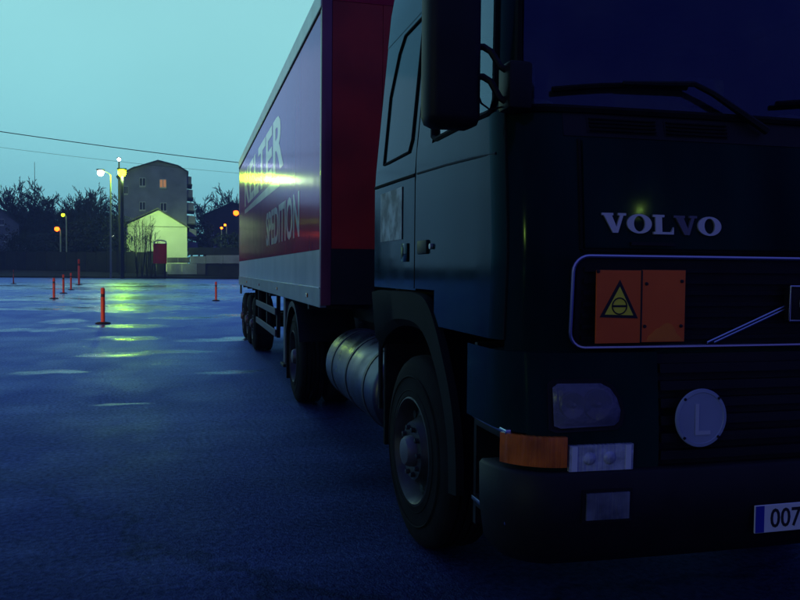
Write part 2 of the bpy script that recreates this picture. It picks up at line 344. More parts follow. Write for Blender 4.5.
def slab(mb, prof, qs, zs, side=1, o0=0, o1=.01):
    "a patch with thickness: front at o1, back at o0, closed rim"
    F = [[prof.pt(q, z, side, o1) for q in qs] for z in zs]; B = [[prof.pt(q, z, side, o0) for q in qs] for z in zs]
    mb.grid(F); mb.grid(B); mb.grid([F[0], B[0]]); mb.grid([F[-1], B[-1]]); mb.grid([[r[0] for r in F], [r[0] for r in B]]); mb.grid([[r[-1] for r in F], [r[-1] for r in B]]); return mb
def wide(mb, prof, wmax, n, zs, o0, o1):
    "one slab right across the front"
    ws_ = [wmax - 2 * wmax * i / n for i in range(n + 1)]; pt = lambda w_, z, o: prof.pt(('w', abs(w_)), z, 1 if w_ >= 0 else -1, o)
    F = [[pt(w_, z, o1) for w_ in ws_] for z in zs]; B = [[pt(w_, z, o0) for w_ in ws_] for z in zs]
    mb.grid(F); mb.grid(B); mb.grid([F[0], B[0]]); mb.grid([F[-1], B[-1]]); mb.grid([[r[0] for r in F], [r[0] for r in B]]); mb.grid([[r[-1] for r in F], [r[-1] for r in B]]); return mb
def rrect(a0, a1, z0, z1, r, n=5):
    p = []
    for cx, cz, t0 in ((a1 - r, z1 - r, 0), (a0 + r, z1 - r, 90), (a0 + r, z0 + r, 180), (a1 - r, z0 + r, 270)):
        for i in range(n + 1): t = R_(t0 + 90 * i / n); p.append((cx + r * math.cos(t), cz + r * math.sin(t)))
    return p
def dense(poly, step=.08):
    o = []
    for i, p in enumerate(poly):
        q = poly[(i + 1) % len(poly)]; n = max(1, int(math.hypot(q[0] - p[0], q[1] - p[1]) / step))
        o += [(p[0] + (q[0] - p[0]) * k / n, p[1] + (q[1] - p[1]) * k / n) for k in range(n)]
    return o

truck = empty('tractor_unit', (XC, 2.6, 0), 'dark green cab-over tractor unit with orange hazard plate on its grille, parked close by', 'truck')
body = MB()
for s in (1, -1):
    patch(body, CAB, wl(0, 1.0, 8) + tl(0, 60, 5), [1.18, 1.22, 1.26, 1.4, 1.59, 1.8, 1.98, 2.05, 2.12], s)
    patch(body, CAB, tl(45, 74, 5), zl(2.12, 2.9, 8), s)                       # A pillar
    sf = MB(); patch(sf, CAB, yl(3.900, 4.4, 4.829), [1.40, 2.0, 2.12, 2.9, 2.93], s, -.002); sf.build('sleeper_flank', PAINT, truck)
    patch(body, CAB, wl(0, .9, 6) + tl(0, 90, 6) + yl(3.4, 3.9, 4.4, 4.83), [2.9, 3.0, 3.1, 3.2, 3.35, 3.45, 3.5, 3.53, 3.56], s)
    rf = [CAB.pt(q, 3.56, s) for q in wl(0, .9, 6) + tl(0, 90, 6) + yl(3.4, 3.9, 4.4, 4.83)]
    body.grid([rf, [(XC, p[1], 3.57) for p in rf]])
cab = body.build('cab_body', PAINT, truck, True, 35)
rw = MB(); rw.grid([[CAB.pt(('Y', 4.83), z, 1, -.002), CAB.pt(('Y', 4.83), z, -1, -.002)] for z in [1.2, 1.4, 1.8, 2.12, 2.9, 3.1]]); rw.grid([[CAB.pt(('Y', CAB.at(z)[3]), z, 1), CAB.pt(('Y', CAB.at(z)[3]), z, -1)] for z in [3.1, 3.35, 3.5, 3.56]]); rw.build('rear_wall', PAINT, truck)
fl = MB(); fl.box(XC - 1.2, XC + 1.2, 2.75, 4.80, 1.24, 1.30); fl.build('cab_floor', BLACKP, truck)
for s in (1, -1):
    d = MB(); o = .004
    patch(d, CAB, tl(61, 90, 4) + yl(3.02, 3.3, 3.6, 3.895), [1.41, 1.6, 1.8, 1.95, 2.05, 2.12], s, o)
    patch(d, CAB, tl(61, 90, 4) + yl(3.02, 3.3, 3.56), [1.24, 1.30, 1.41], s, o)
    patch(d, CAB, yl(3.64, 3.76, 3.895), zl(2.12, 2.9, 6), s, o)
    patch(d, CAB, tl(74, 90, 2) + yl(3.05, 3.3, 3.64), zl(2.82, 2.9, 2), s, o)
    door = d.build('door', PAINT, truck, True, 35)
    w = MB(); patch(w, CAB, tl(73, 90, 3) + yl(3.2, 3.4, 3.65), zl(2.10, 2.84, 8), s, -.008); w.build('side_window', SDG, door, True)
    gs = MB(); path = [CAB.pt(('t', 76), z, s, .004) for z in zl(2.17, 2.79, 6)] + [CAB.pt(('t', 80), 2.815, s, .004), CAB.pt(('t', 90), 2.825, s, .004)] + [CAB.pt(('Y', y), 2.825, s, .004) for y in (3.2, 3.4, 3.58)] + \
        [CAB.pt(('Y', 3.63), 2.80, s, .004)] + [CAB.pt(('Y', 3.645), z, s, .004) for z in zl(2.74, 2.20, 6)] + [CAB.pt(('Y', 3.63), 2.15, s, .004)] + [CAB.pt(('Y', y), 2.13, s, .004) for y in (3.57, 3.3, 3.05)] + [CAB.pt(('t', 90), 2.125, s, .004), CAB.pt(('t', 82), 2.13, s, .004)]
    gs.tube(path, .013, 6, True); gs.build('window_seal', RUBBER, door, True)
    # shut lines
    sm = MB(); sm.tube([CAB.pt(('Y', 3.9), z, s, .001) for z in zl(1.41, 2.9, 10)], .006, 6)
    sm.build('door_gap', RUBBER, door); sm = MB()
    sm.tube([CAB.pt(('t', 60.5), z, s, .001) for z in zl(1.24, 2.12, 8)], .006, 6); sm.build('door_gap', RUBBER, door)
    cr = MB(); cr.tube([CAB.pt(q, z, s, .004) for q, z in [(('Y', 3.86), 2.0), (('Y', 3.4), 1.985), (('Y', 3.05), 1.968), (('t', 75), 1.955)]], .006, 6); cr.build('door_crease', mat('crease_paint', (.018, .026, .040), .6, spec=.1), door, True)
    h = MB(); h.box(*sorted((XC - s * 1.235, XC - s * 1.262)), 3.66, 3.82, 1.585, 1.655, .008); hd = h.build('door_handle', BLACKP, door, True)
    lk = MB(); lk.lathe([(0, .014), (.012, .014), (.013, .001)], (XC - s * 1.25, 3.60, 1.62), 'X', 12, -s); lk.build('lock', ALU, door, True)
    # sleeper flank: moulded panel outline, shadow line, filler flap
    po = MB(); pl = [(4.62, 2.14), (4.62, 2.55), (4.50, 2.78), (4.40, 2.86), (4.05, 2.86), (4.02, 2.80), (4.02, 2.20), (4.06, 2.14)]
    po.tube([CAB.pt(('Y', a), b, s, .001) for a, b in dense(pl, .07)], .008, 6, True); po.build('flank_panel_groove', RUBBER, truck)
    pf = MB(); pf.tube([CAB.pt(('Y', a), b, s, .001) for a, b in ((4.82, 2.02), (4.4, 2.012), (3.92, 2.0))], .009, 6); pf.build('flank_shadow_line', RUBBER, truck)
    ff = MB(); ff.box(*sorted((XC - s * 1.242, XC - s * 1.252)), 4.04, 4.16, 1.55, 1.65, .004); ff.build('locker_flap', PAINT, truck, True)
    # cab steps behind the bumper corner
    for z in (.90, .555):
        st = MB(); st.box(*sorted((XC - s * 1.21, XC - s * .92)), 2.72, 3.10, z - .05, z, .006); so_ = st.build('step', BLACKP, truck, True)
        te = MB(); te.box(*sorted((XC - s * 1.212, XC - s * 1.236)), 2.70, 3.06, z - .012, z + .008, .004); te.build('step_edge', CHROME, so_, True)
    sw = MB(); sw.box(*sorted((XC - s * .94, XC - s * .90)), 2.74, 3.12, .42, 1.2); sw.box(*sorted((XC - s * 1.20, XC - s * .90)), 3.10, 3.13, .42, 1.2); sw.build('step_well', BLACKP, truck)

# windscreen with seal
w = MB()
for s in (1, -1): patch(w, CAB, wl(0, .98, 8) + tl(0, 45, 5), zl(2.12, 2.9, 8), s, -.006)
ws = w.build('windscreen', WSG, truck, True)
gs = MB(); rows = [('w', i * .1) for i in range(10)] + tl(0, 45, 5)
path = [CAB.pt(q, 2.115, 1, .004) for q in rows[::-1]] + [CAB.pt(q, 2.115, -1, .004) for q in rows[1:]] + [CAB.pt(('t', 45), z, -1, .004) for z in zl(2.2, 2.8, 6)] + \
       [CAB.pt(q, 2.9, -1, .004) for q in rows[::-1]] + [CAB.pt(q, 2.9, 1, .004) for q in rows[1:]] + [CAB.pt(('t', 45), z, 1, .004) for z in zl(2.8, 2.2, 6)]
gs.tube(path, .016, 6, True); gs.build('windscreen_seal', RUBBER, ws, True)
# sun visor
v = MB()
for s in (1, -1):
    q = wl(0, 1.0, 8) + tl(0, 45, 4)
    v.grid([[CAB.pt(k, z_, s, o_) for k in q] for z_, o_ in ((2.96, .02), (2.90, .085), (2.80, .115), (2.80, .10), (2.90, .07), (2.96, .01))])
v.build('sun_visor', BLACKP, truck, True)
# cowl: recessed dark band with two vents each side
for s in (1, -1):
    for a, b in ((.335, .615), (.645, .935)):
        c = MB(); slab(c, CAB, wl(a, b, 4), [2.028, 2.09], s, -.01, .004); cv = c.build('cowl_vent', BLACKP, truck)
        for k in range(4):
            sl_ = MB(); z0 = 2.034 + k * .0145; slab(sl_, CAB, wl(a + .008, b - .008, 3), [z0, z0 + .006], s, .0, .012); sl_.build('slat', RUBBER, cv)
c = MB(); wide(c, CAB, 1.03, 20, [2.012, 2.105], -.01, .002)
c.build('cowl_band', BLACKP, truck, True)
# front lid
hd = MB(); wide(hd, CAB, .96, 20, [1.592, 1.6, 1.7, 1.8, 1.9, 1.985, 1.995], -.005, .010)
lid = hd.build('front_lid', PAINT, truck, True, 30)
sm = MB()
for s in (1, -1): sm.tube([CAB.pt(('w', .972), z, s, .002) for z in zl(1.585, 2.0, 5)], .008, 6)
sm.tube([CAB.pt(('w', abs(w_)), 1.582, 1 if w_ > 0 else -1, .003) for w_ in [.97 - 1.94 * i / 16 for i in range(17)]], .008, 6); sm.build('lid_gap', RUBBER, lid)
lh = MB(); slab(lh, CAB, wl(.60, .78, 3), [1.604, 1.616], 1, .01, .022); lh.build('lid_lip', BLACKP, lid)
# lettering on the lid: wide slab-serif capitals
def ell(cx, cy, rx, ry, n=28): return [(cx + rx * math.cos(2 * math.pi * i / n), cy + ry * math.sin(2 * math.pi * i / n)) for i in range(n)]
GL = {'V': [[(0, .88), (.54, .88), (.54, 1), (0, 1)], [(.08, .9), (.46, .9), (.74, .12), (.66, 0), (.50, 0)], [(.86, .9), (1.02, .9), (.74, 0), (.58, 0)], [(.76, .88), (1.14, .88), (1.14, 1), (.76, 1)]],
      'L': [[(.12, .08), (.44, .08), (.44, .92), (.12, .92)], [(0, .88), (.56, .88), (.56, 1), (0, 1)], [(0, 0), (1.0, 0), (1.0, .12), (0, .12)], [(.86, .1), (1.0, .1), (1.0, .38)]]}
x0, hgt = .895, .074
for i, (ch, wd) in enumerate((('V', 1.14), ('O', 1.22), ('L', 1.0), ('V', 1.14), ('O', 1.22))):
    lt = MB(); u = .085
    def P(dpt): return lambda a, b: CAB.pt(('w', x0 - a * u), 1.650 + b * hgt - (.895 - x0) * .012, 1, dpt)
    if ch == 'O':
        eo, ei = ell(.6, .5, .6, .5), ell(.6, .5, .27, .40); n = len(eo)
        lt.grid([[P(.012)(*p) for p in eo + eo[:1]], [P(.02)(*p) for p in eo + eo[:1]], [P(.02)(*p) for p in ei + ei[:1]], [P(.012)(*p) for p in ei + ei[:1]]])
    else:
        for k, poly in enumerate(GL[ch]): lt.prism(poly, P(.012), P(.0200 + k * .0006))
    lt.build('letter', LETTERD if i == 3 else LETTER, lid); x0 -= (wd + .045) * u

# grille with bright frame
gb = MB()
for s in (1, -1): slab(gb, CAB, wl(0, .985, 8), [1.222, 1.3, 1.4, 1.555], s, -.004, .004)
gr = gb.build('grille', BLACKP, truck)
for k in range(7):
    for s in (1, -1):
        z0 = 1.245 + k * .043; sb = MB(); slab(sb, CAB, wl(.0, .96, 5), [z0, z0 + .016], s, .004, .016); sb.build('slat', BLACKP, gr)
fr = MB(); path = []
for a, b in dense(rrect(-1.005, 1.005, 1.218, 1.562, .06, 6), .1): path.append(CAB.pt(('w', abs(a)), b, 1 if a < 0 else -1, .014))
fr.tube(path, .0085, 8, True); fr.build('bright_frame', CHROME, gr, True)
for k, dz in enumerate((0, .032)):                                       # diagonal double bar
    db = MB(); db.tube([CAB.pt(('w', .435 - t * .34 + k * -.03), 1.232 + t * (.140) , 1, .024) for t in (0, .5, 1)], .0048, 6); db.build('diagonal_bar', CHROME, gr)
em = MB(); em.box(XC - .095, XC + .095, 2.565, 2.60, 1.318, 1.452, .006); eb = em.build('emblem', BLACKP, gr, True)
ef = MB(); ef.tube([(XC + a, 2.562, b) for a, b in ((-.096, 1.317), (.096, 1.317), (.096, 1.453), (-.096, 1.453))], .005, 6, True); ef.build('emblem_frame', CHROME, eb)
er = MB(); er.tube([(XC + .045 * math.cos(t * .2618), 2.560, 1.385 + .045 * math.sin(t * .2618)) for t in range(24)], .006, 6, True); er.build('emblem_ring', LETTER, eb)
# folding hazard plate
hz = MB(); hz.box(XC - .932, XC - .747, 2.585, 2.592, 1.238, 1.510, .001); hp = hz.build('hazard_plate', HAZ, truck)
h2 = MB(); h2.box(XC - .741, XC - .556, 2.584, 2.591, 1.240, 1.512, .001); hh = h2.build('hazard_leaf', HAZ, hp)
h3 = MB(); h3.tube([(XC - .744, 2.586, z) for z in (1.24, 1.51)], .004, 8); h3.build('hinge', INK, hp)
wp = MB(); wp.prism([(-.722, 1.243), (-.68, 1.2435), (-.62, 1.243), (-.562, 1.244), (-.575, 1.258), (-.592, 1.272), (-.600, 1.29), (-.612, 1.306), (-.63, 1.312), (-.648, 1.308), (-.662, 1.296), (-.68, 1.29), (-.70, 1.272), (-.714, 1.262)], lambda a, b: (XC + a, 2.5835, b), lambda a, b: (XC + a, 2.5828, b)); wp.build('painted_glow_patch', HAZL, hh)  # soft reflection on the leaf, painted as a lighter orange shape
for a, b in ((-.928, 1.505), (-.573, 1.47), (-.573, 1.30), (-.725, 1.46), (-.73, 1.30)):
    rv = MB(); rv.lathe([(0, .007), (.004, .006), (.005, .001)], (XC + a, 2.5835, b), 'Y', 10, -1); rv.build('rivet', INK, hh)
tri = [(-.918, 1.335), (-.758, 1.330), (-.836, 1.475)]
tb = MB(); tb.prism(tri, lambda a, b: (XC + a, 2.5848, b), lambda a, b: (XC + a, 2.5838, b)); tbo = tb.build('warning_triangle', INK, hp)
cxx, czz = -.8373, 1.3795
ty = MB(); ty.prism([(cxx + (a - cxx) * .74, czz - .001 + (b - czz) * .74) for a, b in tri], lambda a, b: (XC + a, 2.5837, b), lambda a, b: (XC + a, 2.5830, b)); ty.build('triangle_field', YEL, tbo)
tr_ = MB(); tr_.tube([(XC + cxx + .030 * math.cos(t * .2618), 2.5826, czz - .003 + .030 * math.sin(t * .2618)) for t in range(24)], .0026, 6, True); tr_.build('triangle_ring', INK, tbo)
tbz = MB(); tbz.box(XC + cxx - .030, XC + cxx + .030, 2.5815, 2.5829, czz - .007, czz + .001); tbz.build('triangle_bar', INK, tbo)

# bumper: painted upper panel, black lower beam
for s in (1, -1):
    bp = MB()
    patch(bp, BUM, wl(.66, 1.0, 4) + tl(0, 90, 7) + yl(2.95, 3.10), [.90, .94, 1.0, 1.1, 1.17, 1.2], s)
    patch(bp, BUM, wl(.66, 1.0, 4) + tl(0, 42, 4), [.755, .8, .9], s)
    bp.grid([[BUM.pt(q, 1.2, s) for q in wl(.66, 1.0, 4) + tl(0, 90, 7)], [BUM.pt(q, 1.215, s, -.10) for q in wl(.66, 1.0, 4) + tl(0, 90, 7)]])
    bp.build('bumper_panel', PAINT, truck, True, 35)
bb = MB()
for s in (1, -1):
    q = wl(0, 1.0, 8) + tl(0, 90, 7) + [('Y', 2.86)]
    bb.grid([[BUM.pt(k, .765, s, -.06) for k in q], [BUM.pt(k, .765, s, .022) for k in q], [BUM.pt(k, .752, s, .035) for k in q], [BUM.pt(k, .60, s, .035) for k in q], [BUM.pt(k, .46, s, .02) for k in q], [BUM.pt(k, .40, s, -.02) for k in q], [BUM.pt(k, .385, s, -.15) for k in q]])
bbo = bb.build('bumper', BLACKP, truck, True, 50)
lg = MB()
for s in (1, -1): slab(lg, BUM, wl(0, .655, 6), [.765, .9, 1.0, 1.19], s, -.04, -.03)
lgo = lg.build('lower_grille', BLACKP, truck)
for k in range(6):
    for s in (1, -1):
        z0 = .79 + k * .066; sb = MB(); slab(sb, BUM, wl(0, .65, 5), [z0, z0 + .02, z0 + .034], s, -.03, .002); sb.build('slat', BLACKP, lgo)
for s in (1, -1):
    # headlight: bezel, reflector, lens
    hx = lambda a, b, o: BUM.pt(('w', a), b, s, o)
    ol = [(1.085, .935), (1.088, 1.075), (1.07, 1.09), (.90, 1.088), (.862, 1.068), (.835, 1.03), (.822, .985), (.83, .945), (.85, .93), (1.06, .925)]
    bz = MB(); big_ = [(1.0 * (a - .955) * 1.14 + .955, (b - 1.01) * 1.2 + 1.01) for a, b in ol]
    bz.prism(big_, lambda a, b: hx(a, b, -.01), lambda a, b: hx(a, b, .006)); hb = bz.build('headlight', BLACKP, truck)
    rf = MB(); rf.prism(ol, lambda a, b: hx(a, b, .006), lambda a, b: hx(a, b, .009)); rf.build('reflector', REFL, hb)
    for cc, rr in ((1.015, .050), (.915, .058)):
        rb = MB(); c0 = hx(cc, 1.01, .0095); rb.lathe([(0, rr), (.010, rr * .96), (.003, rr * .5), (.0005, .012), (.016, .010), (.018, .001)], c0, 'Y', 24, -1); rb.build('bulb_bowl', REFL, hb, True)
    ln = MB(); rows = []
    for t_ in (1, .96, .85, .6, .3, .01): rows.append([hx(.955 + (a - .955) * t_, 1.01 + (b - 1.01) * t_, .010 + .030 * (1 - t_ ** 3)) for a, b in ol + ol[:1]])
    ln.grid(rows); ln.build('headlight_lens', mat('ribbed_glass', (.20, .20, .25), .22, coat=.5, alpha=.5, bump=(9, .35, (9, 1, .6)), vary=(6, .4)), hb, True)
    # corner indicator and position lamp in one strip
    ind = MB(); slab(ind, BUM, [('w', 1.04 + .245 * i / 9) for i in range(10)], [.782, .80, .88, .895], s, .0, .02); ind.build('indicator', AMBER, truck, True, 30)
    wl_ = MB(); slab(wl_, BUM, wl(.775, 1.03, 5), [.762, .775, .85, .862], s, .0, .018); wlo = wl_.build('position_lamp', CLEAR, truck, True, 30)
    for a in (.785, 1.0):
        e_ = MB(); slab(e_, BUM, wl(a, a + .022, 1), [.766, .858], s, .017, .022); e_.build('lamp_rib', CLEARB, wlo)
    for a in (.87, .95):
        e_ = MB(); e_.lathe([(0, .026), (.006, .022), (.010, .012), (.011, .001)], BUM.pt(('w', a), .812, s, .016), 'Y', 18, -1); e_.build('bulb_dome', CLEAR, wlo, True)
    fg = MB(); slab(fg, BUM, wl(.785, .985, 3), [.575, .70], s, .02, .040); fo = fg.build('fog_lamp', BLACKP, truck)
    fz = MB(); slab(fz, BUM, wl(.80, .97, 5), [.588, .60, .675, .688], s, .038, .048); fz.build('fog_lens', CLEAR if False else mat('fog_glass', (.15, .16, .21), .18, coat=.6, bump=(9, .5, (9, 1, .5)), vary=(10, .5)), fo, True, 30)
# round L disc
dd = MB(); dd.lathe([(0, .001), (0, .110), (.006, .112), (.010, .110), (.011, .098), (.0085, .096), (.0085, .001)], (XC - .505, 2.548, .952), 'Y', 48, -1); do = dd.build('letter_disc', DISC, truck, True, 30)
text_mesh('L', 'disc_letter', lambda u, v, d: (XC - .545 + u, 2.5385 - .001 - d, .888 + v), mat('disc_letter_pale', (.50, .54, .66), .5), do, .175, .0008, 0, .95)
for k in range(4):
    t = R_(45 + 90 * k); nk = MB(); c0 = (XC - .505 + .104 * math.cos(t), 2.5375, .952 + .104 * math.sin(t)); nk.lathe([(0, .006), (.003, .005), (.0035, .001)], c0, 'Y', 8, -1); nk.build('rivet', INK, do)
# number plate
np_ = MB(); np_.box(XC - .265, XC + .265, 2.525, 2.532, .492, .602, .003); npo = np_.build('number_plate', PLATE, truck)
nb = MB(); nb.box(XC - .262, XC - .222, 2.5240, 2.5248, .495, .599); nb.build('plate_band', PBLUE, npo)
text_mesh('007 B', 'plate_number', lambda u, v, d: (XC - .195 + u, 2.5242 - d, .512 + v), INK, npo, .105, .0006, .0012, .92)
# wipers
for s0, (a, b, c) in ((1, (1.065, .505, .175)), (1, (.10, -.52, -.80))):
    sg = lambda w_: 1 if w_ >= 0 else -1
    def WP(w_, z, o): return CAB.pt(('w', abs(w_)), z, sg(w_), o)
    n = 8; bl = MB(); bl.tube([WP(a + (b - a) * i / n, 2.185 + .04 * i / n + .012 * math.sin(math.pi * i / n), .016) for i in range(n + 1)], .011, 6); wo = bl.build('wiper_blade', RUBBER, truck)
    ar = MB(); ar.tube([WP((a + b) / 2, 2.222, .034), WP(b - .02, 2.235, .04), WP(b - .1 if a > 0 else b - .08, 2.20, .04), WP(c, 2.065, .03)], [.008, .011, .012, .017], 6); ar.build('wiper_arm', BLACKP, wo)
# mirrors
for s in (1, -1):
    mx = lambda x: XC - s * (XC - x)
    mb = MB(); mb.box(*sorted((mx(.835), mx(1.045))), 2.70, 2.84, 2.03, 2.78, .04); mo = mb.build('mirror', BLACKP, truck, True, 60)
    mg = MB(); mg.box(*sorted((mx(.855), mx(1.025))), 2.836, 2.843, 2.07, 2.74); mg.build('mirror_glass', mat('mirror_silver', (.7, .7, .7), .03, metal=1), mo)
    mk = MB(); mk.box(*sorted((mx(1.13), mx(1.225))), 2.665, 2.78, 2.10, 2.275, .014); mk.build('mirror_bracket', BLACKP, mo, True)
    for z1, z2 in ((2.335, 2.245), (2.225, 2.13)):
        am_ = MB(); am_.tube([(mx(1.03), 2.76, z1), (mx(1.06), 2.75, z1), (mx(1.085), 2.735, z1 - .02), (mx(1.115), 2.72, z2 + .015), (mx(1.14), 2.715, z2), (mx(1.16), 2.715, z2)], .013, 8); am_.build('mirror_arm', BLACKP, mo, True)
    cb = MB(); cb.tube([(mx(1.045), 2.77, 2.17), (mx(1.06), 2.765, 2.13), (mx(1.09), 2.75, 2.105), (mx(1.15), 2.73, 2.12)], .004, 6); cb.build('mirror_cable', RUBBER, mo)
# paper notice on the flank
pn = MB(); pn.prism([(4.655, 1.965), (4.165, 1.965), (4.165, 1.675), (4.655, 1.675)], lambda a, b: (XC - 1.2455, a, b), lambda a, b: (XC - 1.2485, a, b))
def paper():
    M = mat('notice_print', (.40, .47, .52), .6); t = M.node_tree; b = t.nodes['Principled BSDF']
    c = t.nodes.new('ShaderNodeTexCoord'); v_ = t.nodes.new('ShaderNodeTexNoise'); v_.inputs['Scale'].default_value = 9; v_.inputs['Detail'].default_value = 5
    r = t.nodes.new('ShaderNodeValToRGB'); r.color_ramp.elements[0].position = .38; r.color_ramp.elements[0].color = (.09, .11, .15, 1); r.color_ramp.elements[1].position = .6; r.color_ramp.elements[1].color = (.42, .50, .55, 1)
    t.links.new(c.outputs['Object'], v_.inputs['Vector']); t.links.new(v_.outputs[0], r.inputs[0]); t.links.new(r.outputs[0], b.inputs['Base Color']); return M
pn.build('notice', paper(), truck)
# cabin interior
ib = MB(); ib.box(XC - 1.08, XC + 1.08, 2.86, 3.16, 1.75, 2.09, .05); dsh = ib.build('dashboard', CABIN, truck, True)
for s in (1, -1):
    se = MB(); se.box(XC - s * .62 - .26, XC - s * .62 + .26, 3.60, 4.10, 1.65, 1.85, .06); sto = se.build('seat', SEAT, truck, True)
    sb = MB(); sb.box(XC - s * .62 - .25, XC - s * .62 + .25, 4.05, 4.20, 1.85, 2.48, .05); sb.build('seat_back', SEAT, sto, True)
    hr = MB(); hr.box(XC - s * .62 - .13, XC - s * .62 + .13, 4.07, 4.16, 2.50, 2.68, .035); hr.build('head_rest', SEAT, sto, True)
sw_ = MB(); sw_.tube([(XC + .62 + .23 * math.cos(i * .2618), 3.30 + .10 * math.sin(i * .2618), 2.10 + .21 * math.sin(i * .2618)) for i in range(24)], .016, 8, True)
sw_.tube([(XC + .40, 3.3, 2.10), (XC + .84, 3.3, 2.10)], .014, 6); sw_.tube([(XC + .62, 3.3, 2.1), (XC + .62, 3.12, 1.95)], .03, 8); sw_.build('steering_wheel', CABIN, truck, True)
it = MB(); it.box(XC - 1.12, XC + 1.12, 4.70, 4.76, 1.3, 3.05); it.box(XC - 1.1, XC + 1.1, 3.1, 4.70, 2.98, 3.02); it.build('cabin_lining', CABIN, truck)

# front mudguard
for s in (1, -1):
    outp = [(4.84, 1.375), (4.70, 1.385), (4.3, 1.39), (3.95, 1.395), (3.74, 1.385), (3.62, 1.34), (3.50, 1.235), (3.38, 1.09), (3.28, .95), (3.215, .80), (3.19, .66), (3.185, .52)]
    inn = [(4.70, 1.02), (4.60, 1.10), (4.30, 1.19), (4.02, 1.205), (3.86, 1.195), (3.74, 1.165), (3.62, 1.10), (3.50, .995), (3.40, .86), (3.345, .74), (3.325, .62), (3.32, .50)]
    def soft(p):
        for _ in range(2): p = [p[0]] + [q for a, b in zip(p, p[1:]) for q in ((a[0] * .75 + b[0] * .25, a[1] * .75 + b[1] * .25), (a[0] * .25 + b[0] * .75, a[1] * .25 + b[1] * .75))] + [p[-1]]
        return p
    outp, inn = soft(outp), soft(inn)
    X0, X1, X2 = XC - s * 1.222, XC - s * 1.258, XC - s * .80
    fm = MB(); n = len(outp)
    fm.grid([[(X0, a, b) for a, b in outp], [(X1, a * .97 + c * .03, b * .97 + d * .03) for (a, b), (c, d) in zip(outp, inn)], [(X1, a * .2 + c * .8, b * .2 + d * .8) for (a, b), (c, d) in zip(outp, inn)], [(X0, a, b) for a, b in inn], [(X2, a, b) for a, b in inn]])
    fm.build('mudguard', mat('mudguard_plastic', (.007, .008, .010), .7, vary=(5, .3), spec=.08), truck, True, 40)
    fp = MB(); fp.box(*sorted((XC - s * 1.21, XC - s * .78)), 4.66, 4.70, .42, 1.05, .008); fp.build('mud_flap', RUBBER, truck)

# wheels (built once at the origin of the truck frame, then copied)
def wheel(name, xo, y, z, parent, side, wid=.30, rad=.52, dual=False, rim=.285):
    e = bpy.data.objects.new(name, None); COL.objects.link(e); e.parent = parent; e.matrix_parent_inverse = Matrix.Translation(parent.location).inverted(); e.location = (xo, y, z)
    key = ('w', wid, rad, dual)
    def put(nm, mb, m_, par):
        o = mb.build(nm, m_, None, True, 35); o.parent = par; return o
    t = MB(); p = [(.0, rim), (-.012, rim + .012), (-.004, rim + .05), (.0, rad - .14), (.005, rad - .07), (.025, rad - .02), (.045, rad - .004)]
    for gk in range(4):
        a = .07 + gk * (wid - .14) / 3.6; p += [(a, rad), (a + .002, rad - .016), (a + .014, rad - .016), (a + .016, rad)]
    p += [(wid - .04, rad - .004), (wid - .02, rad - .03), (wid, rad - .12), (wid, rim)]
    t.lathe(p, (0, 0, 0), 'X', 56, side); tyre = put('tyre', t, RUBBER, e)
    for rr in (rad - .115, rim + .045):
        ring = MB(); ring.lathe([(-.003, rr - .006), (-.008, rr), (-.003, rr + .006)], (0, 0, 0), 'X', 48, side); put('sidewall_rib', ring, RUBBER, tyre)
    r = MB(); r.lathe([(-.008, rim + .012), (-.012, rim), (.0, rim - .012), (.03, rim - .03), (.075, rim - .05), (.06, .19), (.02, .165), (-.002, .155), (-.002, .10), (.0, .08)] if not dual else
                      [(-.008, rim + .012), (-.012, rim), (.01, rim - .012), (.12, rim - .035), (.17, .20), (.175, .16), (.16, .12), (.10, .115), (.04, .11), (.03, .08)], (0, 0, 0), 'X', 40, side); rimo = put('rim', r, STEEL, e)
    h = MB(); hx = -.0 if not dual else .03
    h.lathe([(hx + .0, .085), (hx - .03, .082), (hx - .05, .07), (hx - .058, .04), (hx - .06, .001)], (0, 0, 0), 'X', 24, side); put('hub_cap', h, mat('hub_grey', (.12, .12, .14), .5, metal=.4), e)
    for k in range(10):
        a = 2 * math.pi * k / 10; nx = -.002 if not dual else .165; rr = .128 if not dual else .14
        nn = MB(); nn.lathe([(nx, .014), (nx - .022, .013), (nx - .024, .001)], (0, rr * math.cos(a), rr * math.sin(a)), 'X', 8, side); put('wheel_nut', nn, STEEL, rimo)
        a += .314; rr = .215
        hl = MB(); hl.lathe([(.055 if not dual else .150, .024), (.053 if not dual else .148, .001)], (0, rr * math.cos(a), rr * math.sin(a)), 'X', 12, side); put('vent_hole', hl, INK, rimo)
    return e
fwl = wheel('wheel', XC - 1.205, 4.06, .52, truck, 1); fwl.rotation_euler.z = R_(3)
f2 = wheel('wheel', XC + 1.205, 4.06, .52, truck, -1)
wheel('wheel', XC - 1.225, 8.85, .52, truck, 1, .30, .52, True); wheel('wheel', XC + 1.225, 8.85, .52, truck, -1, .30, .52, True)
for s in (1, -1):
    iw = MB(); iw.lathe([(0, .285), (0, .46), (.03, .52), (.27, .52), (.3, .46), (.3, .285)], (XC - s * .90, 8.85, .52), 'X', 40, s); iw.build('inner_tyre', RUBBER, truck, True)
ch = MB()
for s in (1, -1): ch.box(XC - s * .42 - .04, XC - s * .42 + .04, 3.0, 9.9, .78, 1.02)
for y in (3.2, 4.6, 6.2, 7.6, 9.6): ch.box(XC - .42, XC + .42, y, y + .12, .80, 1.0)
ch.build('chassis_frame', DARKM, truck)
ax = MB()
for y in (4.06, 8.85): ax.tube([(XC - 1.15, y, .52), (XC + 1.15, y, .52)], .075, 10)
ax.lathe([(-.25, .09), (-.15, .22), (.15, .22), (.25, .09)], (XC, 8.85, .54), 'X', 20); ax.build('axle', DARKM, truck, True)
eng = MB(); eng.box(XC - .45, XC + .45, 2.95, 4.7, .60, 1.22, .06); eng.build('engine', DARKM, truck)
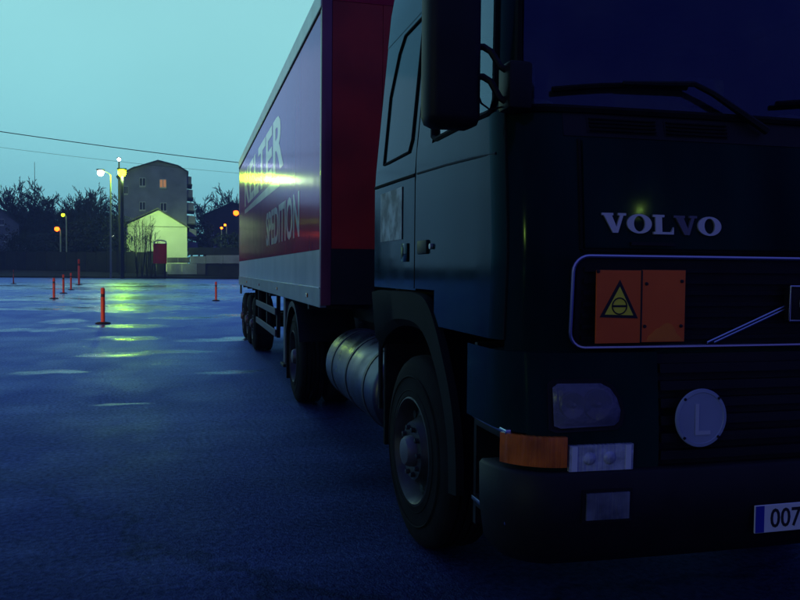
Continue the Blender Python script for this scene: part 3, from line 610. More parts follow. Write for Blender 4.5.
fw = MB(); fw.lathe([(0, .001), (0, .5), (.05, .52), (.06, .5), (.06, .001)], (XC, 8.65, 1.03), 'Z', 32); fw.build('coupling_plate', DARKM, truck)
for s in (1, -1):
    tk = MB(); r = .315; cx, cz = XC - s * .90, .675
    tk.lathe([(4.96, .001), (4.96, .20), (4.965, .27), (4.985, r - .01), (5.01, r), (6.78, r), (6.81, r - .02), (6.83, .2), (6.83, .001)], (cx, 0, cz), 'Y', 44); tko = tk.build('fuel_tank' if s > 0 else 'air_tank', TANK, truck, True, 40)
    for y in (5.28, 5.9, 6.5):
        sp = MB(); sp.lathe([(-.025, r + .001), (-.025, r + .006), (.025, r + .006), (.025, r + .001)], (cx, y, cz), 'Y', 40); sp.build('tank_strap', mat('strap_dark', (.05, .05, .06), .5, metal=.5), tko, True, 30)
    br = MB(); br.tube([(cx, 4.957, cz + .24 * math.sin(0))] * 2, .001, 4) if False else br.lathe([(0, .25), (-.012, .245), (-.012, .23), (0, .225)], (cx, 4.965, cz), 'Y', 36); br.build('tank_end_ring', TANK, tko, True)
    bc = MB(); bc.box(cx - .22, cx + .22, 4.74, 4.90, .50, 1.0, .02); bc.build('battery_box', BLACKP, truck, True)
    bk = MB(); bk.tube([(XC - s * 1.20, 4.84, 1.30), (XC - s * 1.21, 4.84, 1.12), (XC - s * 1.19, 4.86, 1.06), (XC - s * 1.19, 4.86, .62), (XC - s * 1.0, 4.88, .60)], .016, 8); bk.build('mudguard_stay', DARKM, truck, True)
    # rear mudguard arc above the drive wheel
    mg_ = MB(); arc = [(8.85 + .63 * math.cos(R_(a)), .52 + .63 * math.sin(R_(a))) for a in range(20, 161, 14)]
    mg_.grid([[(XC - s * 1.25, a, b - .06) for a, b in arc], [(XC - s * 1.25, a, b) for a, b in arc], [(XC - s * .62, a, b) for a, b in arc]]); mg_.build('rear_mudguard', BLACKP, truck, True)
    rf_ = MB(); rf_.box(*sorted((XC - s * 1.23, XC - s * .64)), 9.50, 9.53, .18, .85, .006); rf_.build('mud_flap', RUBBER, truck)
ac = MB()
for k in range(3):
    ac.tube([(XC - .2 + .2 * k, 4.9, 1.3), (XC - .3 + .22 * k, 5.3, 1.15 - .06 * k), (XC - .3 + .2 * k, 6.0, 1.18 - .05 * k), (XC - .2 + .15 * k, 6.88, 1.5)], .016, 6)
ac.build('air_hose', mat('hose_red_black', (.05, .012, .012), .5), truck, True)

# ------------------------------------------------------------------ semi-trailer
TY0, TY1 = 6.89, 18.42; TX0, TX1 = XC - 1.245, XC + 1.245; ZB, ZR, ZG, ZT = 1.165, 1.34, 1.685, 4.0
tr = empty('semi_trailer', (XC, 12, 0), 'red box semi-trailer with white lettering and grey lower band behind the cab', 'trailer')
core = MB(); core.box(TX0 + .03, TX1 - .03, TY0 + .03, TY1 - .03, 1.22, 3.97); core.build('box_core', GREYP, tr)
np9 = 9; L = (TY1 - TY0 - .14) / np9
for s in (1, -1):
    xa = XC - s * 1.245
    for k in range(np9):
        y0 = TY0 + .07 + k * L
        b = MB(); b.box(*sorted((xa, xa + s * .028)), y0 + .0015, y0 + L - .0015, ZG + .003, 3.80, 0); b.build('side_panel', RED, tr)
        b = MB(); b.box(*sorted((xa - s * .002, xa + s * .026)), y0 + .001, y0 + L - .001, ZR + .008, ZG, 0); b.build('skirt_panel', GREYP, tr)
    rl = MB(); rl.box(*sorted((xa - s * .010, xa + s * .05)), TY0, TY1, ZB, ZR, .006); rl.build('bottom_rail', mat('rail_grey', (.20, .23, .27), .45, metal=.4, vary=(3, .2)), tr)
    bt = MB(); bt.box(*sorted((xa - s * .016, xa + s * .02)), TY0 + .01, TY1 - .01, ZR, ZR + .008); bt.build('bright_strip', LINE, tr)
    tp = MB(); tp.box(*sorted((xa - s * .014, xa + s * .06)), TY0, TY1, 3.815, 4.0, .012); tp.build('top_rail', ALU, tr)
    tg = MB(); tg.box(*sorted((xa - s * .006, xa + s * .03)), TY0 + .01, TY1 - .01, 3.798, 3.8155); tg.build('rail_gap', RUBBER, tr)
    for y, nm in ((TY0, 'front_post'), (TY1 - .07, 'rear_post')):
        c = MB(); c.box(*sorted((xa - s * .004, xa + s * .09)), y - .012 if y == TY0 else y, y + .07, ZB + .02, 3.99, .01); c.build(nm, mat('post_paint', (.20, .05, .10), .4, coat=.3, vary=(3, .2)), tr, True)
for k in range(5):
    b = MB(); w5 = (2.49 - .18) / 5; x0 = TX0 + .09 + k * w5; b.box(x0 + .002, x0 + w5 - .002, TY0 - .002, TY0 + .03, ZG + .01, 3.88); b.build('front_panel', mat('trailer_front_red', (.42, .022, .014), .5, vary=(2, .3), bump=(3, .05, (1, 1, .1))), tr)
b = MB(); b.box(TX0 + .09, TX1 - .09, TY0 - .004, TY0 + .03, ZB + .03, ZG + .008); b.build('front_sill', DARKM, tr)
b = MB(); b.box(TX0 + .08, TX1 - .08, TY0 - .006, TY0 + .05, 3.882, 3.99); b.build('front_header', RED, tr)
b = MB(); b.box(TX0 + .05, TX1 - .05, TY0 + .01, TY1 - .01, 3.972, 4.005); b.build('roof', GREYP, tr)
for k in range(2):
    b = MB(); x0 = TX0 + .09 + k * 1.157; b.box(x0, x0 + 1.15, TY1 - .03, TY1 + .005, 1.25, 3.88); b.build('rear_door', GREYP, tr)
# lettering on the flank, reading from tail to nose
def flank(y0, z0, depth=.0): return lambda u, v, d: (TX0 - .0035 - d - depth, y0 - u, z0 + v)
def fitted(txt, y0, y1, z0, z1, bold):
    o = text_mesh(txt, 'lettering', lambda u, v, d: (d, u, v), WHITE, tr, 1.0, .0006, bold); vs_ = o.data.vertices
    u0, u1 = min(v.co.y for v in vs_), max(v.co.y for v in vs_); w0, w1 = min(v.co.z for v in vs_), max(v.co.z for v in vs_)
    for v in vs_: v.co = Vector((TX0 - .0012 - v.co.x, y0 + (y1 - y0) * (v.co.y - u0) / (u1 - u0), z0 + (z1 - z0) * (v.co.z - w0) / (w1 - w0)))
fitted('KELTER', 16.6, 9.75, 2.80, 3.53, .025); fitted('SPEDITION', 11.95, 8.3, 1.85, 2.35, .02)
us = MB(); us.prism([(16.6, 2.66), (10.2, 2.58), (10.2, 2.72), (16.6, 2.74)], lambda a, b: (TX0 - .0005, a, b), lambda a, b: (TX0 - .0016, a, b)); us.build('underline_stripe', WHITE, tr)
# running gear
tc_ = MB()
for s in (1, -1): tc_.box(XC - s * .55 - .05, XC - s * .55 + .05, TY0 + .3, TY1 - .2, .98, 1.215)
for y in (8, 10, 12, 14, 15.3, 16.6, 17.9): tc_.box(TX0 + .06, TX1 - .06, y, y + .08, 1.10, 1.215)
tc_.build('trailer_chassis', DARKM, tr)
for y in (14.75, 16.05, 17.35):
    for s in (1, -1): wheel('wheel', XC - s * 1.22, y, .50, tr, s, .36, .50, False)
    a_ = MB(); a_.tube([(XC - 1.1, y, .50), (XC + 1.1, y, .50)], .07, 10); a_.build('axle', DARKM, tr)
GUARD = mat('guard_rail_alu', (.10, .10, .13), .6, metal=.6)
for s in (1, -1):
    for z in (.62, .92):
        b = MB(); b.box(*sorted((XC - s * 1.20, XC - s * 1.225)), 10.9, 14.05, z - .05, z + .05, .008); b.build('side_guard_rail', GUARD, tr)
    for y in (10.95, 12.4, 13.9):
        b = MB(); b.box(*sorted((XC - s * 1.14, XC - s * 1.19)), y, y + .08, .55, 1.2); b.build('guard_stay', DARKM, tr)
    b = MB(); b.box(*sorted((XC - s * 1.19, XC - s * 1.04)), 10.0, 10.18, .30, 1.2, .01); lg = b.build('landing_leg', GUARD, tr)
    b = MB(); b.box(*sorted((XC - s * 1.22, XC - s * 1.0)), 9.95, 10.25, .26, .30, .008); b.build('leg_foot', DARKM, lg)
    b = MB(); b.box(*sorted((XC - s * 1.235, XC - s * .95)), 14.06, 14.09, .35, 1.15, .008); b.build('wheel_spray_flap', RUBBER, tr)
    b = MB(); b.box(*sorted((XC - s * 1.0, XC - s * .75)), 18.12, 18.2, .55, .75, .01); b.build('tail_lamp', AMBER, tr)
    b = MB(); b.box(*sorted((XC - s * 1.23, XC - s * 1.20)), 18.1, 18.4, .95, 1.15, .01); b.build('rear_bracket', DARKM, tr)
    for y in (7.6, 10.3, 13.0, 15.8):
        b = MB(); b.box(*sorted((xa_ := XC - s * 1.255, xa_ - s * .012)), y, y + .09, 1.235, 1.275, .004); b.build('side_marker', AMBER, tr)
b = MB(); b.box(XC - 1.15, XC + 1.15, 18.2, 18.28, .45, .56, .01); b.build('rear_underrun_bar', DARKM, tr)

# ------------------------------------------------------------------ delineator posts
POSTM = mat('post_orange', (1.0, .10, .03), .45, vary=(6, .15)); POSTB = mat('post_base_rubber', (.02, .02, .022), .8)
BAND = mat('post_band_dark', (.12, .02, .015), .5)
specs = [(103, 324, .98, .055, 'nearest slim orange delineator post with dark band near its top'),
         (54, 299, 1.02, .06, 'orange post at the near end of the staggered row on the left'),
         (63.5, 293.5, 1.12, .06, 'second orange post of the staggered row, counting away from the camera'),
         (71, 290, 1.18, .06, 'third orange post of the staggered row, just before the tall one'),
         (79, 285, 2.3, .09, 'tall orange post at the far end of the staggered row'),
         (13.5, 284, 1.3, .07, 'lone orange cone-shaped post farthest left, in front of the dark fence'),
         (216, 301, .92, .05, 'lone orange post close to the tail of the trailer')]
for k, (x, y, h, r, lab) in enumerate(specs):
    gx, gy = gpt(x, y); e = empty('delineator_post', (gx, gy, 0), lab, 'traffic post', 'orange posts standing on the wet lot')
    taper = 1.0 if k != 5 else .45
    p = MB(); p.lathe([(.05, r * 1.15), (.07, r), (h * .74, r * taper), (h * .745, r * taper * .9), (h * .83, r * taper * .9), (h * .835, r * taper), (h - .03, r * taper), (h, r * taper * .6), (h, .001)], (gx, gy, 0), 'Z', 18); p.build('post', POSTM, e, True)
    bd = MB(); bd.lathe([(h * .747, r * taper * .91), (h * .747, r * taper * .955), (h * .828, r * taper * .955), (h * .828, r * taper * .91)], (gx, gy, 0), 'Z', 18); bd.build('band', BAND, e, True)
    bs = MB(); bs.lathe([(.0, r * 3.6), (.03, r * 3.6), (.055, r * 2.6), (.06, r * 1.0)], (gx, gy, 0), 'Z', 8); bs.build('foot', POSTB, e)

# ------------------------------------------------------------------ lamps
POLE = mat('galvanised_pole', (.30, .33, .33), .5, metal=.4); POLED = mat('dark_pole', (.03, .03, .03), .7)
def lamp(x, y, d, head, col, strength, rad, label, name='street_lamp', arm=0, group=None, polem=POLE, pr=.11, extra=None):
    p = px(x, y, d); e = empty(name, (p.x + arm, p.y, 0), label, 'lamp', group)
    q = MB(); top = p.z + (.25 if arm == 0 else -.2)
    q.tube([(p.x + arm, p.y, -.2), (p.x + arm, p.y, top * .5), (p.x + arm, p.y, top)], [pr * 1.4, pr * 1.1, pr], 8); q.build('pole', polem, e, True)
    if arm: a = MB(); a.tube([(p.x + arm, p.y, top), (p.x + arm * .6, p.y, p.z + .18), (p.x, p.y, p.z + .25)], .06, 6); a.build('arm', polem, e, True)
    h = MB(); h.box(p.x - rad * 1.2, p.x + rad * 1.2, p.y - rad * .6, p.y + rad * 1.6, p.z + rad * .75, p.z + rad * 1.25, rad * .12); h.build('lamp_head', POLED, e, True)
    ln = MB(); ln.lathe([(rad * math.sin(R_(t)), max(.001, rad * math.cos(R_(t)))) for t in range(-90, 91, 15)], (p.x, p.y - .05, p.z), 'Z', 16)
    ln.build('lamp_lens', mat('lens_' + head, col, .4, emit=col, estr=strength), e, True)
    return e
flood = lamp(122, 173, 117, 'green_flood', (.50, 1.0, .0008), 300, .56, 'yellow-green floodlight glaring on the dark mast left of the apartment block', 'floodlight', 0, None, POLED, .22)
def beam(o, frm, to, col, watts, ang, rad=.3):
    l_ = bpy.data.lights.new('beam', 'SPOT'); l_.energy = watts; l_.color = col; l_.spot_size = R_(ang); l_.spot_blend = .7; l_.shadow_soft_size = rad
    b_ = bpy.data.objects.new('beam', l_); COL.objects.link(b_); b_.location = frm; b_.rotation_euler = (Vector(frm) - Vector(to)).to_track_quat('Z', 'Y').to_euler()
    b_.parent = o; b_.matrix_parent_inverse = Matrix.Translation(o.location).inverted()
beam(flood, px(123, 174.5, 116.3), px(158, 240, 130), (.56, 1, .34), 10500, 66)
lamp(100.5, 173, 117, 'white', (.95, 1.0, .75), 45, .46, 'white street lamp reaching left from a pale pole', 'street_lamp', 1.4)
lamp(119, 159.5, 123, 'small_white', (.9, 1, .85), 25, .26, 'small white lamp on the tallest mast above the floodlight', 'mast_lamp', 0, None, POLED)
lamp(57, 229, 126, 'sodium', (1, .085, .003), 9, .38, 'orange street lamp glowing low among the dark trees at the left', 'street_lamp', .5)
lamp(63, 215, 132, 'lime', (.6, .9, .01), 8, .27, 'yellow-green street lamp just above the orange one at the left', 'street_lamp', .5)
lamp(78, 233, 140, 'far_white', (.9, .95, .8), 10, .22, 'small white lamp low in the dark shrubbery', 'street_lamp')
lamp(113, 236, 140, 'far_dim', (.8, .95, .8), 4, .14, 'tiny dim lamp beside the foot of the pale pole', 'street_lamp')
lamp(236, 213, 128, 'sodium', (1, .085, .003), 9, .44, 'orange street lamp right beside the tail of the trailer', 'street_lamp', .6)
lamp(225, 225, 150, 'amber', (1, .16, .006), 7, .24, 'right one of the small twin amber lamps near the trailer', 'street_lamp', .3)
lamp(221.5, 228, 150, 'amber', (1, .16, .006), 7, .24, 'left one of the small twin amber lamps near the trailer', 'street_lamp')

# two more masts of the lot, behind the camera: the cab corner and the front lid mirror them
for (x, y, z), w_, lab in (((-45, -28, 6.2), 2600, 'floodlight mast of the lot out of view to the left, mirrored in the cab corner'), ((11.4, -16.5, 6.7), 3600, 'floodlight mast of the lot out of view behind, mirrored in the front lid')):
    e = empty('floodlight', (x, y, 0), lab, 'lamp'); q = MB(); q.tube([(x, y, -.2), (x, y, z)], [.16, .1], 8); q.build('pole', POLED, e, True)
    h = MB(); h.box(x - .35, x + .35, y - .2, y + .2, z + .2, z + .45, .04); h.build('lamp_head', POLED, e, True)
    ln = MB(); ln.lathe([((rl := .3 if x < 0 else .05) * math.sin(R_(t)), max(.001, rl * math.cos(R_(t)))) for t in range(-90, 91, 15)], (x, y, z), 'Z', 16); ln.build('lamp_lens', mat('lens_lot', (.7, 1, .12), .4, emit=(.7, 1, .12), estr=1500), e, True)
    if x < 0: beam(e, (x, y, z - .6), (-4, 40, 0), (1, .62, .22), 150000, 34, .2)  # warm beam added to this mast to brighten the orange posts

# ------------------------------------------------------------------ background buildings
WALLA = mat('render_grey', (.25, .25, .36), .85, vary=(.5, .2), bump=(6, .2)); ROOFM = mat('roof_dark', (.05, .05, .06), .7, vary=(1, .3))
FRAMEW = mat('window_frame_white', (.6, .6, .6), .6); PANE = mat('dark_pane', (.02, .025, .035), .08, spec=.7)
PANEL_LIT = mat('lit_pane', (.6, .35, .2), .5, emit=(1, .36, .12), estr=.32)
D = 142
def face(x, y, d=D): return px(x, y, d)
# local frame of the gable: along camera-right, facing the camera
RG = Vector((RT.x, RT.y, 0)).normalized(); BK = Vector((FW.x, FW.y, 0)).normalized()
def obox(mb, c, w, dp, z0, z1):
    "box with its front centre at c, width w along RG, depth dp along BK"
    v = []
    for z in (z0, z1):
        for bk in (0, dp):
            for sd_ in (-w / 2, w / 2): q = Vector((c.x, c.y, 0)) + RG * sd_ + BK * bk; v.append((q.x, q.y, z))
    return mb.add(v, [(0, 2, 3, 1), (4, 5, 7, 6), (0, 1, 5, 4), (2, 6, 7, 3), (0, 4, 6, 2), (1, 3, 7, 5)])
BKD = [BK]
def toward(x): q = px(x, 269, 100) - EYE; BKD[0] = Vector((q.x, q.y, 0)).normalized()
def gable(mb, pts, dp, push=0):
    "pts: world points on the front; extruded dp along BK"
    n = len(pts); BK = BKD[0]; v = [tuple(p + BK * push) for p in pts] + [tuple(p + BK * (push + dp)) for p in pts]
    return mb.add(v, [tuple(range(n)), tuple(range(2 * n - 1, n - 1, -1))] + [(i, i + n, (i + 1) % n + n, (i + 1) % n) for i in range(n)])
def base(p, z=-.3): return Vector((p.x, p.y, z))
toward(181); cA = face(158, 269); apt = empty('apartment_building', (cA.x, cA.y, 0), 'tall grey apartment block with gabled top and stepped balconies on its right flank', 'building')
a = MB(); gable(a, [base(face(118, 269)), base(face(187, 269)), face(187, 172.5), face(178, 166.5), face(158, 161.3), face(132, 169), face(118, 176.5)], 26); a.build('wall', WALLA, apt)
r = MB()
ln_ = [face(116.5, 176.5), face(132, 168.2), face(158, 160.4), face(178, 165.6), face(188.5, 172)]
lo_ = [p - Vector((0, 0, .28)) for p in ln_[::-1]]; gable(r, [p + Vector((0, 0, .06)) for p in ln_] + [p + Vector((0, 0, .1)) for p in lo_], 27, -.5); ro = r.build('roof', ROOFM, apt)
c = MB(); gable(c, [face(172, 169), face(181, 171), face(181, 163.3), face(172.3, 162.4)], 4, 4); c.build('roof_box', WALLA, ro)
c = MB(); gable(c, [face(131, 170), face(141, 167), face(141, 163.2), face(132, 163.8)], 4, 4); c.build('roof_box', WALLA, ro)
for k in range(6):
    c = MB(); y = 174.5 + k * 13.2; x1 = 191.5 + k * 1.25
    gable(c, [face(187.2, y + 9), face(x1, y + 9.4), face(x1, y + 2), face(187.2, y + 1)], 7, .6); bo = c.build('balcony', WALLA, apt)
    c = MB(); gable(c, [face(187.2, y + 10), face(x1 + .8, y + 10.5), face(x1 + .8, y + 9.4), face(187.2, y + 9)], 7.5, .4); c.build('balcony_slab', ROOFM, bo)
def window(x, y, w, h, m_, par, d=D, fw_=.22):
    p = [face(x - w / 2, y + h / 2, d), face(x + w / 2, y + h / 2, d), face(x + w / 2, y - h / 2, d), face(x - w / 2, y - h / 2, d)]
    f = MB(); gable(f, p, .3, -.08); fo_ = f.build('window', FRAMEW, par)
    cx_ = sum(p, Vector()) / 4
    for sx in (-1, 1):
        g_ = MB(); q = [cx_ + (v - cx_) * .86 for v in p]; mid = [(q[0] + q[1]) / 2, (q[3] + q[2]) / 2]
        s4 = [q[0], mid[0] * .86 + q[0] * .14, mid[1] * .86 + q[3] * .14, q[3]] if sx < 0 else [mid[0] * .86 + q[1] * .14, q[1], q[2], mid[1] * .86 + q[2] * .14]
        gable(g_, s4, .1, -.11); g_.build('pane', m_, fo_)
    si = MB(); gable(si, [p[0] + Vector((0, 0, -.18)), p[1] + Vector((0, 0, -.18)), p[1], p[0]], .35, -.2); si.build('sill', FRAMEW, fo_)
for x, y, w, h, l in ((142.5, 182, 6.2, 8.5, 0), (163, 183.5, 7, 8.5, 1), (163.5, 207, 6.4, 8.5, 0), (142.5, 206, 6.2, 8.5, 0), (126, 190, 4, 8, 0), (142.5, 230, 6.2, 8.5, 0), (163.5, 230.5, 6.4, 8.5, 0)):
    window(x, y, w, h, PANEL_LIT if l else PANE, apt)

# pale gabled shed lit by the floodlight
D2 = 130; toward(181)
shd = empty('gabled_shed', tuple(base(face(157, 269, D2), 0)), 'pale gable-ended shed lit up by the floodlight below the apartment block', 'building')
a = MB(); gable(a, [base(face(126.5, 269, D2)), base(face(187.5, 269, D2)), face(187, 226.5, D2), face(157.5, 209, D2), face(126.5, 222.5, D2)], 16); a.build('wall', mat('shed_render', (.66, .68, .62), .85, vary=(.4, .1), bump=(5, .1)), shd)
r = MB(); l1 = [face(124.5, 222.8, D2), face(157.5, 208, D2), face(189.5, 227.2, D2)]
gable(r, l1 + [p + Vector((0, 0, -.22)) for p in l1[::-1]], 17, -.5); r.build('roof', ROOFM, shd)
b = MB(); gable(b, [face(126.6, 226.2, D2), face(187.3, 227.2, D2), face(187.3, 226.6, D2), face(126.6, 225.6, D2)], .1, -.06); b.build('wall_joint', mat('joint_dark', (.3, .32, .28), .8), shd)

# low precast wall along the far edge of the lot
D3 = 125.5; toward(200)
C_L = mat('concrete_pale', (.42, .44, .46), .8, vary=(.7, .18), bump=(8, .2)); C_M = mat('concrete_mid', (.15, .14, .16), .85, vary=(.7, .2), bump=(8, .2)); C_D = mat('concrete_dark', (.035, .036, .038), .9, vary=(.7, .3), bump=(8, .2))
wal = empty('precast_wall', tuple(base(face(205, 269, D3), 0)), 'low wall of pale and dark precast concrete panels along the far edge of the lot', 'wall')
def pan(x0, y0, x1, y1, m_, dep=.6, push=0):
    b = MB(); gable(b, [face(x0 + .15, y1, D3), face(x1 - .15, y1, D3), face(x1 - .15, y0, D3), face(x0 + .15, y0, D3)], dep, push); b.build('panel', m_, wal)
for args in ((167, 257.5, 178, 262.8, C_M), (178, 257.5, 190, 262.8, C_M), (190, 256.2, 206, 263.4, C_L), (206, 255.2, 223, 263.4, C_L), (223, 255.2, 241, 263.4, C_L), (241, 255.2, 262, 263.4, C_L),
             (167, 263.6, 182, 274.3, C_L), (182, 263.6, 197, 274.3, C_L), (197, 263.6, 205.5, 274.3, C_M), (205.5, 264, 223, 276.6, C_D, .5, .25), (223, 264, 241, 276.6, C_D, .5, .25), (241, 264, 262, 276.6, C_L),
             (167, 274.5, 205, 277.6, C_D, .6, -.1), (188, 247.5, 214, 255, C_D, .8, .3), (214, 247.5, 241, 255, C_D, .8, .3), (241, 247.5, 262, 255, C_D, .8, .3)): pan(*args)
# dark board fence to the left of it
fen = empty('board_fence', tuple(base(face(70, 269, D3), 0)), 'long dark board fence along the far edge of the lot behind the orange posts', 'fence')
FB = mat('fence_dark_boards', (.022, .021, .022), .9, vary=(.8, .4), bump=(6, .3))
for k in range(20):
    x0 = -34 + k * 10; b = MB(); rr = random.Random(k); y0 = 252 + rr.uniform(-1.2, 1.2)
    gable(b, [face(x0 + .2, 277.8, D3), face(x0 + 9.8, 277.8, D3), face(x0 + 9.8, y0, D3), face(x0 + .2, y0, D3)], .12, rr.uniform(0, .1)); b.build('board_panel', FB, fen)
    if k % 2 == 0:
        b = MB(); q = face(x0, 265, D3); b.tube([(q.x, q.y, -.2), (q.x, q.y, 4.1)], .12, 6); b.build('post', FB, fen)
# red board with a pale curved rail
D4 = 119
sg_ = empty('red_board', tuple(base(face(160, 269, D4), 0)), 'red box-shaped board with pale curved rail on top, standing before the shed', 'sign')
b = MB(); gable(b, [face(153.3, 263.5, D4), face(166.6, 263.5, D4), face(166.6, 243.5, D4), face(153.3, 243.5, D4)], 1.0); b.build('board', mat('board_red', (.62, .014, .010), .5, vary=(1, .2)), sg_)
b = MB(); b.tube([face(153.6, 243.6, D4), face(154.2, 241.4, D4), face(157, 240.4, D4), face(160, 240.2, D4), face(163.5, 240.6, D4), face(165.8, 241.6, D4), face(166.3, 243.6, D4)], .13, 6); b.build('rail', mat('rail_pale', (.6, .62, .55), .5), sg_)
for x in (155, 165):
    q = face(x, 262, D4); b = MB(); b.tube([(q.x, q.y + .5, -.2), (q.x, q.y + .5, q.z)], .14, 6); b.build('leg', POLED, sg_)
# houses at the left edge
def house(x0, x1, yb, ye, yr, d, label, wallm, wins):
    toward(x1 - 4); e = empty('house', tuple(base(face((x0 + x1) / 2, 269, d), 0)), label, 'house'); xm = (x0 + x1) / 2
    a = MB(); gable(a, [base(face(x0, 269, d)), base(face(x1, 269, d)), face(x1, ye, d), face(xm, yr, d), face(x0, ye, d)], 14); a.build('wall', wallm, e)
    l1 = [face(x0 - 2, ye + 1, d), face(xm, yr - 1, d), face(x1 + 2, ye + 1, d)]; r = MB(); gable(r, l1 + [p + Vector((0, 0, -.25)) for p in l1[::-1]], 15, -.5); r.build('roof', ROOFM, e)
    for w_ in wins: window(*w_, PANE, e, d)
WB = mat('house_bluegrey', (.16, .17, .22), .85, vary=(.6, .2)); WB2 = mat('house_brown', (.09, .07, .07), .85, vary=(.6, .25))
house(-26, 19, 265, 224, 206, 146, 'blue-grey gabled house at the left edge behind the fence', WB, ((-6, 238, 4, 7), (6, 238, 4, 7), (2, 222, 4, 6)))
house(18, 46, 265, 236, 226, 156, 'low brown house half hidden among the trees at the left', WB2, ((26, 246, 3.4, 5), (37, 246, 3.4, 5)))
house(204, 262, 265, 214, 203, 170, 'dark broad building behind the orange lamps beside the trailer', WB2, ((212, 232, 4, 6), (228, 240, 4, 6), (214, 244, 4, 6)))

# ------------------------------------------------------------------ trees
BARK = mat('bark_dark', (.030, .026, .034), .9, vary=(4, .3)); LEAF = mat('evergreen_leaf', (.022, .030, .022), .8, vary=(1, .5))
def bare(seed, h, spread=.5, fine=.030, levels=5):
    rr = random.Random(seed); tk, br = MB(), MB()
    def seg(p, d, l, r, lv, mb):
        n = 3; pts = [p]; q = p.copy(); dd = d.copy()
        for i in range(n): dd = (dd + Vector((rr.uniform(-1, 1), rr.uniform(-1, 1), rr.uniform(-.5, .5))) * .22).normalized(); q = q + dd * (l / n); pts.append(q.copy())
        mb.tube(pts, [max(fine, r * (1 - .45 * i / n)) for i in range(n + 1)], 5 if lv < 2 else 3, caps=False)
        if lv >= levels: return
        k = 5 if lv == 0 else 4 if lv == 1 else rr.choice((2, 2, 3)) if lv < 5 else 1
        for j in range(k):
            t = rr.uniform(.35, 1) if lv else rr.uniform(.25, 1); b = pts[min(n, int(t * n))]; az = rr.uniform(0, 6.283); sp = rr.uniform(.35, .95) * (spread / .5)
            nd = (dd + Vector((math.cos(az), math.sin(az), .15)) * sp).normalized(); seg(b, nd, l * rr.uniform(.48, .72), r * .5, lv + 1, br)
        seg(pts[-1], (dd + Vector((rr.uniform(-.4, .4), rr.uniform(-.4, .4), .15))).normalized(), l * .62, r * .55, lv + 1, br)
    seg(Vector((0, 0, -.3)), Vector((0, 0, 1)), h * .36, h * .018, 0, tk); return tk, br
protos = []
def bare_tree(k, x, ytop, d, label, hmul=1.0):
    p = px(x, ytop, d); h = p.z
    if len(protos) <= k:
        tk, br = bare(11 + k * 7, 12, .58 + .08 * k, .028, 7); e = empty('bare_tree', (0, 0, 0), label, 'tree', 'bare trees beyond the lot')
        o1 = tk.build('trunk', BARK, e); o2 = br.build('crown', BARK, e); zt = max(v.co.z for v in o2.data.vertices); protos.append((e, zt))
        t_, zt = protos[k]
    else:
        t_, zt = protos[k]; t_ = copy_tree(t_); t_['label'] = label
    t_.location = (p.x, p.y, 0); t_.scale = (h / zt * hmul,) * 2 + (h / zt,); t_.rotation_euler.z = x * .7
for args in ((0, 7, 177, 150, 'bare tree at the extreme left rising behind the blue-grey house'), (1, 23, 182, 155, 'bare tree right of the leftmost one, left of the antenna mast'),
             (2, 36, 192, 160, 'low bare tree just right of the antenna mast'), (3, 54, 180, 155, 'bare tree with rounded crown standing alone against the sky at the left'),
             (0, 80, 181, 150, 'bare tree left of the white street lamp with its crown leaning right'), (1, 68, 197, 165, 'small bare tree between the two taller ones at the left'),
             (2, 100, 189, 150, 'bare tree directly below the white street lamp'), (0, 90, 188, 158, 'bare tree with fine crown just left of the white street lamp pole'), (1, 112, 192, 160, 'bare tree crowded against the left side of the apartment block'), (3, 46, 196, 165, 'small bare tree right of the antenna mast, left of the rounded crown'), (3, 14, 192, 168, 'short bare tree filling the gap between the two leftmost trees'),
             (1, 225, 190, 185, 'bare tree rising behind the dark building beside the trailer'), (0, 237, 183, 190, 'taller bare tree at the trailer tail rising above the orange lamp'), (2, 212, 199, 185, 'low bare tree between the balconies and the trailer')): bare_tree(*args)
am = MB(); q = px(34.5, 162, 150); am.tube([(q.x, q.y, -.2), (q.x, q.y, q.z)], [.12, .04], 6); e = empty('antenna_mast', (q.x, q.y, 0), 'thin dark mast standing among the bare trees at the left', 'mast'); am.build('pole', BARK, e)
# dense dark evergreens in front of the houses
def evergreen(seed, h, rx):
    rr = random.Random(seed); lf, tk = MB(), MB(); tk.tube([(0, 0, -.3), (0, 0, h * .5), (0, 0, h * .9)], [.28, .2, .05], 6)
    clumps = [(rr.gauss(0, .42) * rx, rr.gauss(0, .42) * rx, h * rr.uniform(.08, .95)) for _ in range(90)]
    for cx_, cy_, cz_ in clumps:
        lim = rx * (1.05 - .75 * max(0, cz_ / h - .35)); dd = math.hypot(cx_, cy_)
        if dd > lim: cx_, cy_ = cx_ * lim / dd, cy_ * lim / dd
        for _ in range(26):
            p = Vector((cx_ + rr.gauss(0, .38), cy_ + rr.gauss(0, .38), max(.1, cz_ + rr.gauss(0, .38)))); u = Vector((rr.uniform(-1, 1), rr.uniform(-1, 1), rr.uniform(-1, 1))).normalized(); w = u.orthogonal().normalized(); s_ = rr.uniform(.16, .34)
            lf.add([p - u * s_, p + w * s_ * .5, p + u * s_, p - w * s_ * .5], [(0, 1, 2, 3)])
    return tk, lf
ev = []
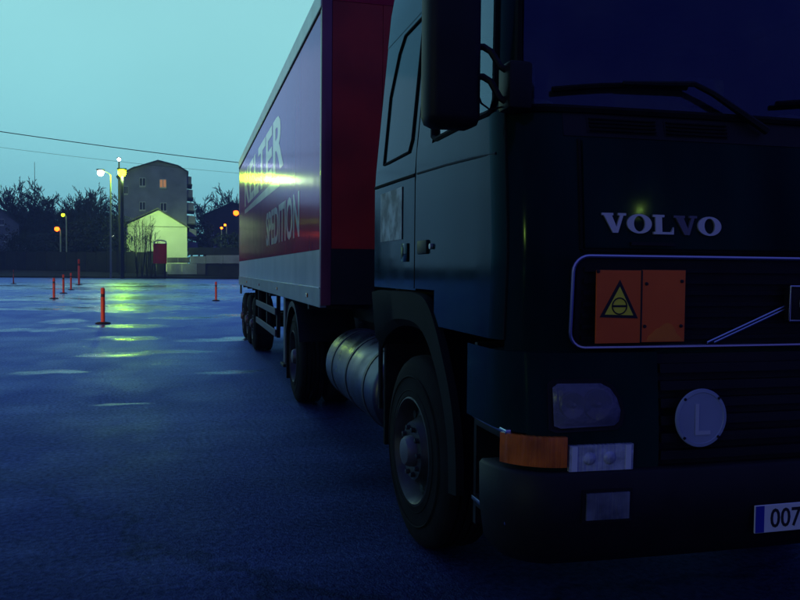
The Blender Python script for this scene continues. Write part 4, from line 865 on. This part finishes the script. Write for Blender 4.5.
for k, (x, yt, d, rx, lab) in enumerate(((28, 236, 138, 3.6, 'dark shrub-like tree right of the blue-grey house'), (44, 232, 139, 4.2, 'dark evergreen left of the orange lamp'), (61, 238, 136, 3.4, 'low dark evergreen right below the lime lamp'),
        (74, 226, 140, 4.0, 'dark evergreen behind the small white lamp at the left'), (92, 220, 138, 4.8, 'tall dark evergreen left of the pale lamp pole'), (108, 216, 140, 4.4, 'tall dark evergreen between the pale pole and the floodlight mast'),
        (118, 214, 128, 2.6, 'slim dark evergreen at the left corner of the pale shed'), (199, 222, 150, 3.4, 'dark evergreen to the right of the balconies'), (12, 228, 134, 2.8, 'low dark evergreen in front of the blue-grey house'),
        (230, 232, 140, 4.0, 'low dark evergreen behind the precast wall beside the trailer'))):
    p = px(x, yt, d)
    if k < 3:
        tk, lf = evergreen(50 + k, 10, 3.6); e = empty('evergreen_tree', (0, 0, 0), lab, 'tree', 'dark evergreens behind the fence'); tk.build('trunk', BARK, e); lf.build('crown', LEAF, e); ev.append(e)
    else: e = copy_tree(ev[k % 3]); e['label'] = lab
    e.location = (p.x, p.y, 0); e.scale = (rx / 3.6, rx / 3.6, p.z / 10); e.rotation_euler.z = k * 1.3
# thin bare shrubs against the lit shed
for k, (x, yt) in enumerate(((137, 214), (142, 216), (147, 211), (151, 222))):
    p = px(x, yt, 121); e = empty('bare_shrub', (p.x, p.y, 0), ('leftmost', 'second from left', 'tallest', 'rightmost')[k] + ' of the thin bare shrubs silhouetted against the lit shed', 'shrub', 'bare shrubs before the shed')
    rr = random.Random(90 + k); b = MB()
    for j in range(9):
        a_ = rr.uniform(0, 6.28); l_ = rr.uniform(.65, 1); q0 = Vector((p.x, p.y, -.1)); q1 = Vector((p.x + math.cos(a_) * .5, p.y + math.sin(a_) * .5, p.z * .5 * l_)); q2 = Vector((p.x + math.cos(a_) * rr.uniform(.5, 1.1), p.y + math.sin(a_) * .9, p.z * l_)); b.tube([q0, q1, q2], [.05, .04, .025], 4)
        for _ in range(6): t = rr.uniform(.2, .95); c0 = q1.lerp(q2, t); b.tube([c0, c0 + Vector((rr.uniform(-.7, .7), rr.uniform(-.7, .7), rr.uniform(.3, 1.2)))], [.025, .018], 3)
    b.build('stems', BARK, e)
# overhead cables
CAB_M = mat('cable_black', (.015, .015, .02), .6)
def cable(a, b_, sag, r, label):
    n = 40; c = MB(); c.tube([a.lerp(b_, i / n) - Vector((0, 0, sag * 4 * (i / n) * (1 - i / n))) for i in range(n + 1)], r, 6); o = c.build('overhead_cable', CAB_M); tag(o, label, 'cable', 'overhead cables')
cable(px(-420, 62, 44), px(330, 172, 66), .55, .028, 'thick dark overhead cable crossing the sky towards the trailer')
cable(px(-420, 82, 46), px(330, 180, 68), .75, .010, 'thin faint overhead cable just below the thick one')

# ------------------------------------------------------------------ damp evening air
hz_ = MB(); hz_.box(-330, 330, -120, 330, -2.4, 34); HM = bpy.data.materials.new('haze_air'); HM.use_nodes = True; ht = HM.node_tree; ht.nodes.clear()
ho = ht.nodes.new('ShaderNodeOutputMaterial'); hv = ht.nodes.new('ShaderNodeVolumePrincipled'); hv.inputs['Color'].default_value = (.38, .44, 1, 1); hv.inputs['Density'].default_value = .0010; hv.inputs['Anisotropy'].default_value = .35
ht.links.new(hv.outputs[0], ho.inputs['Volume']); tag(hz_.build('haze', HM), kind='stuff')
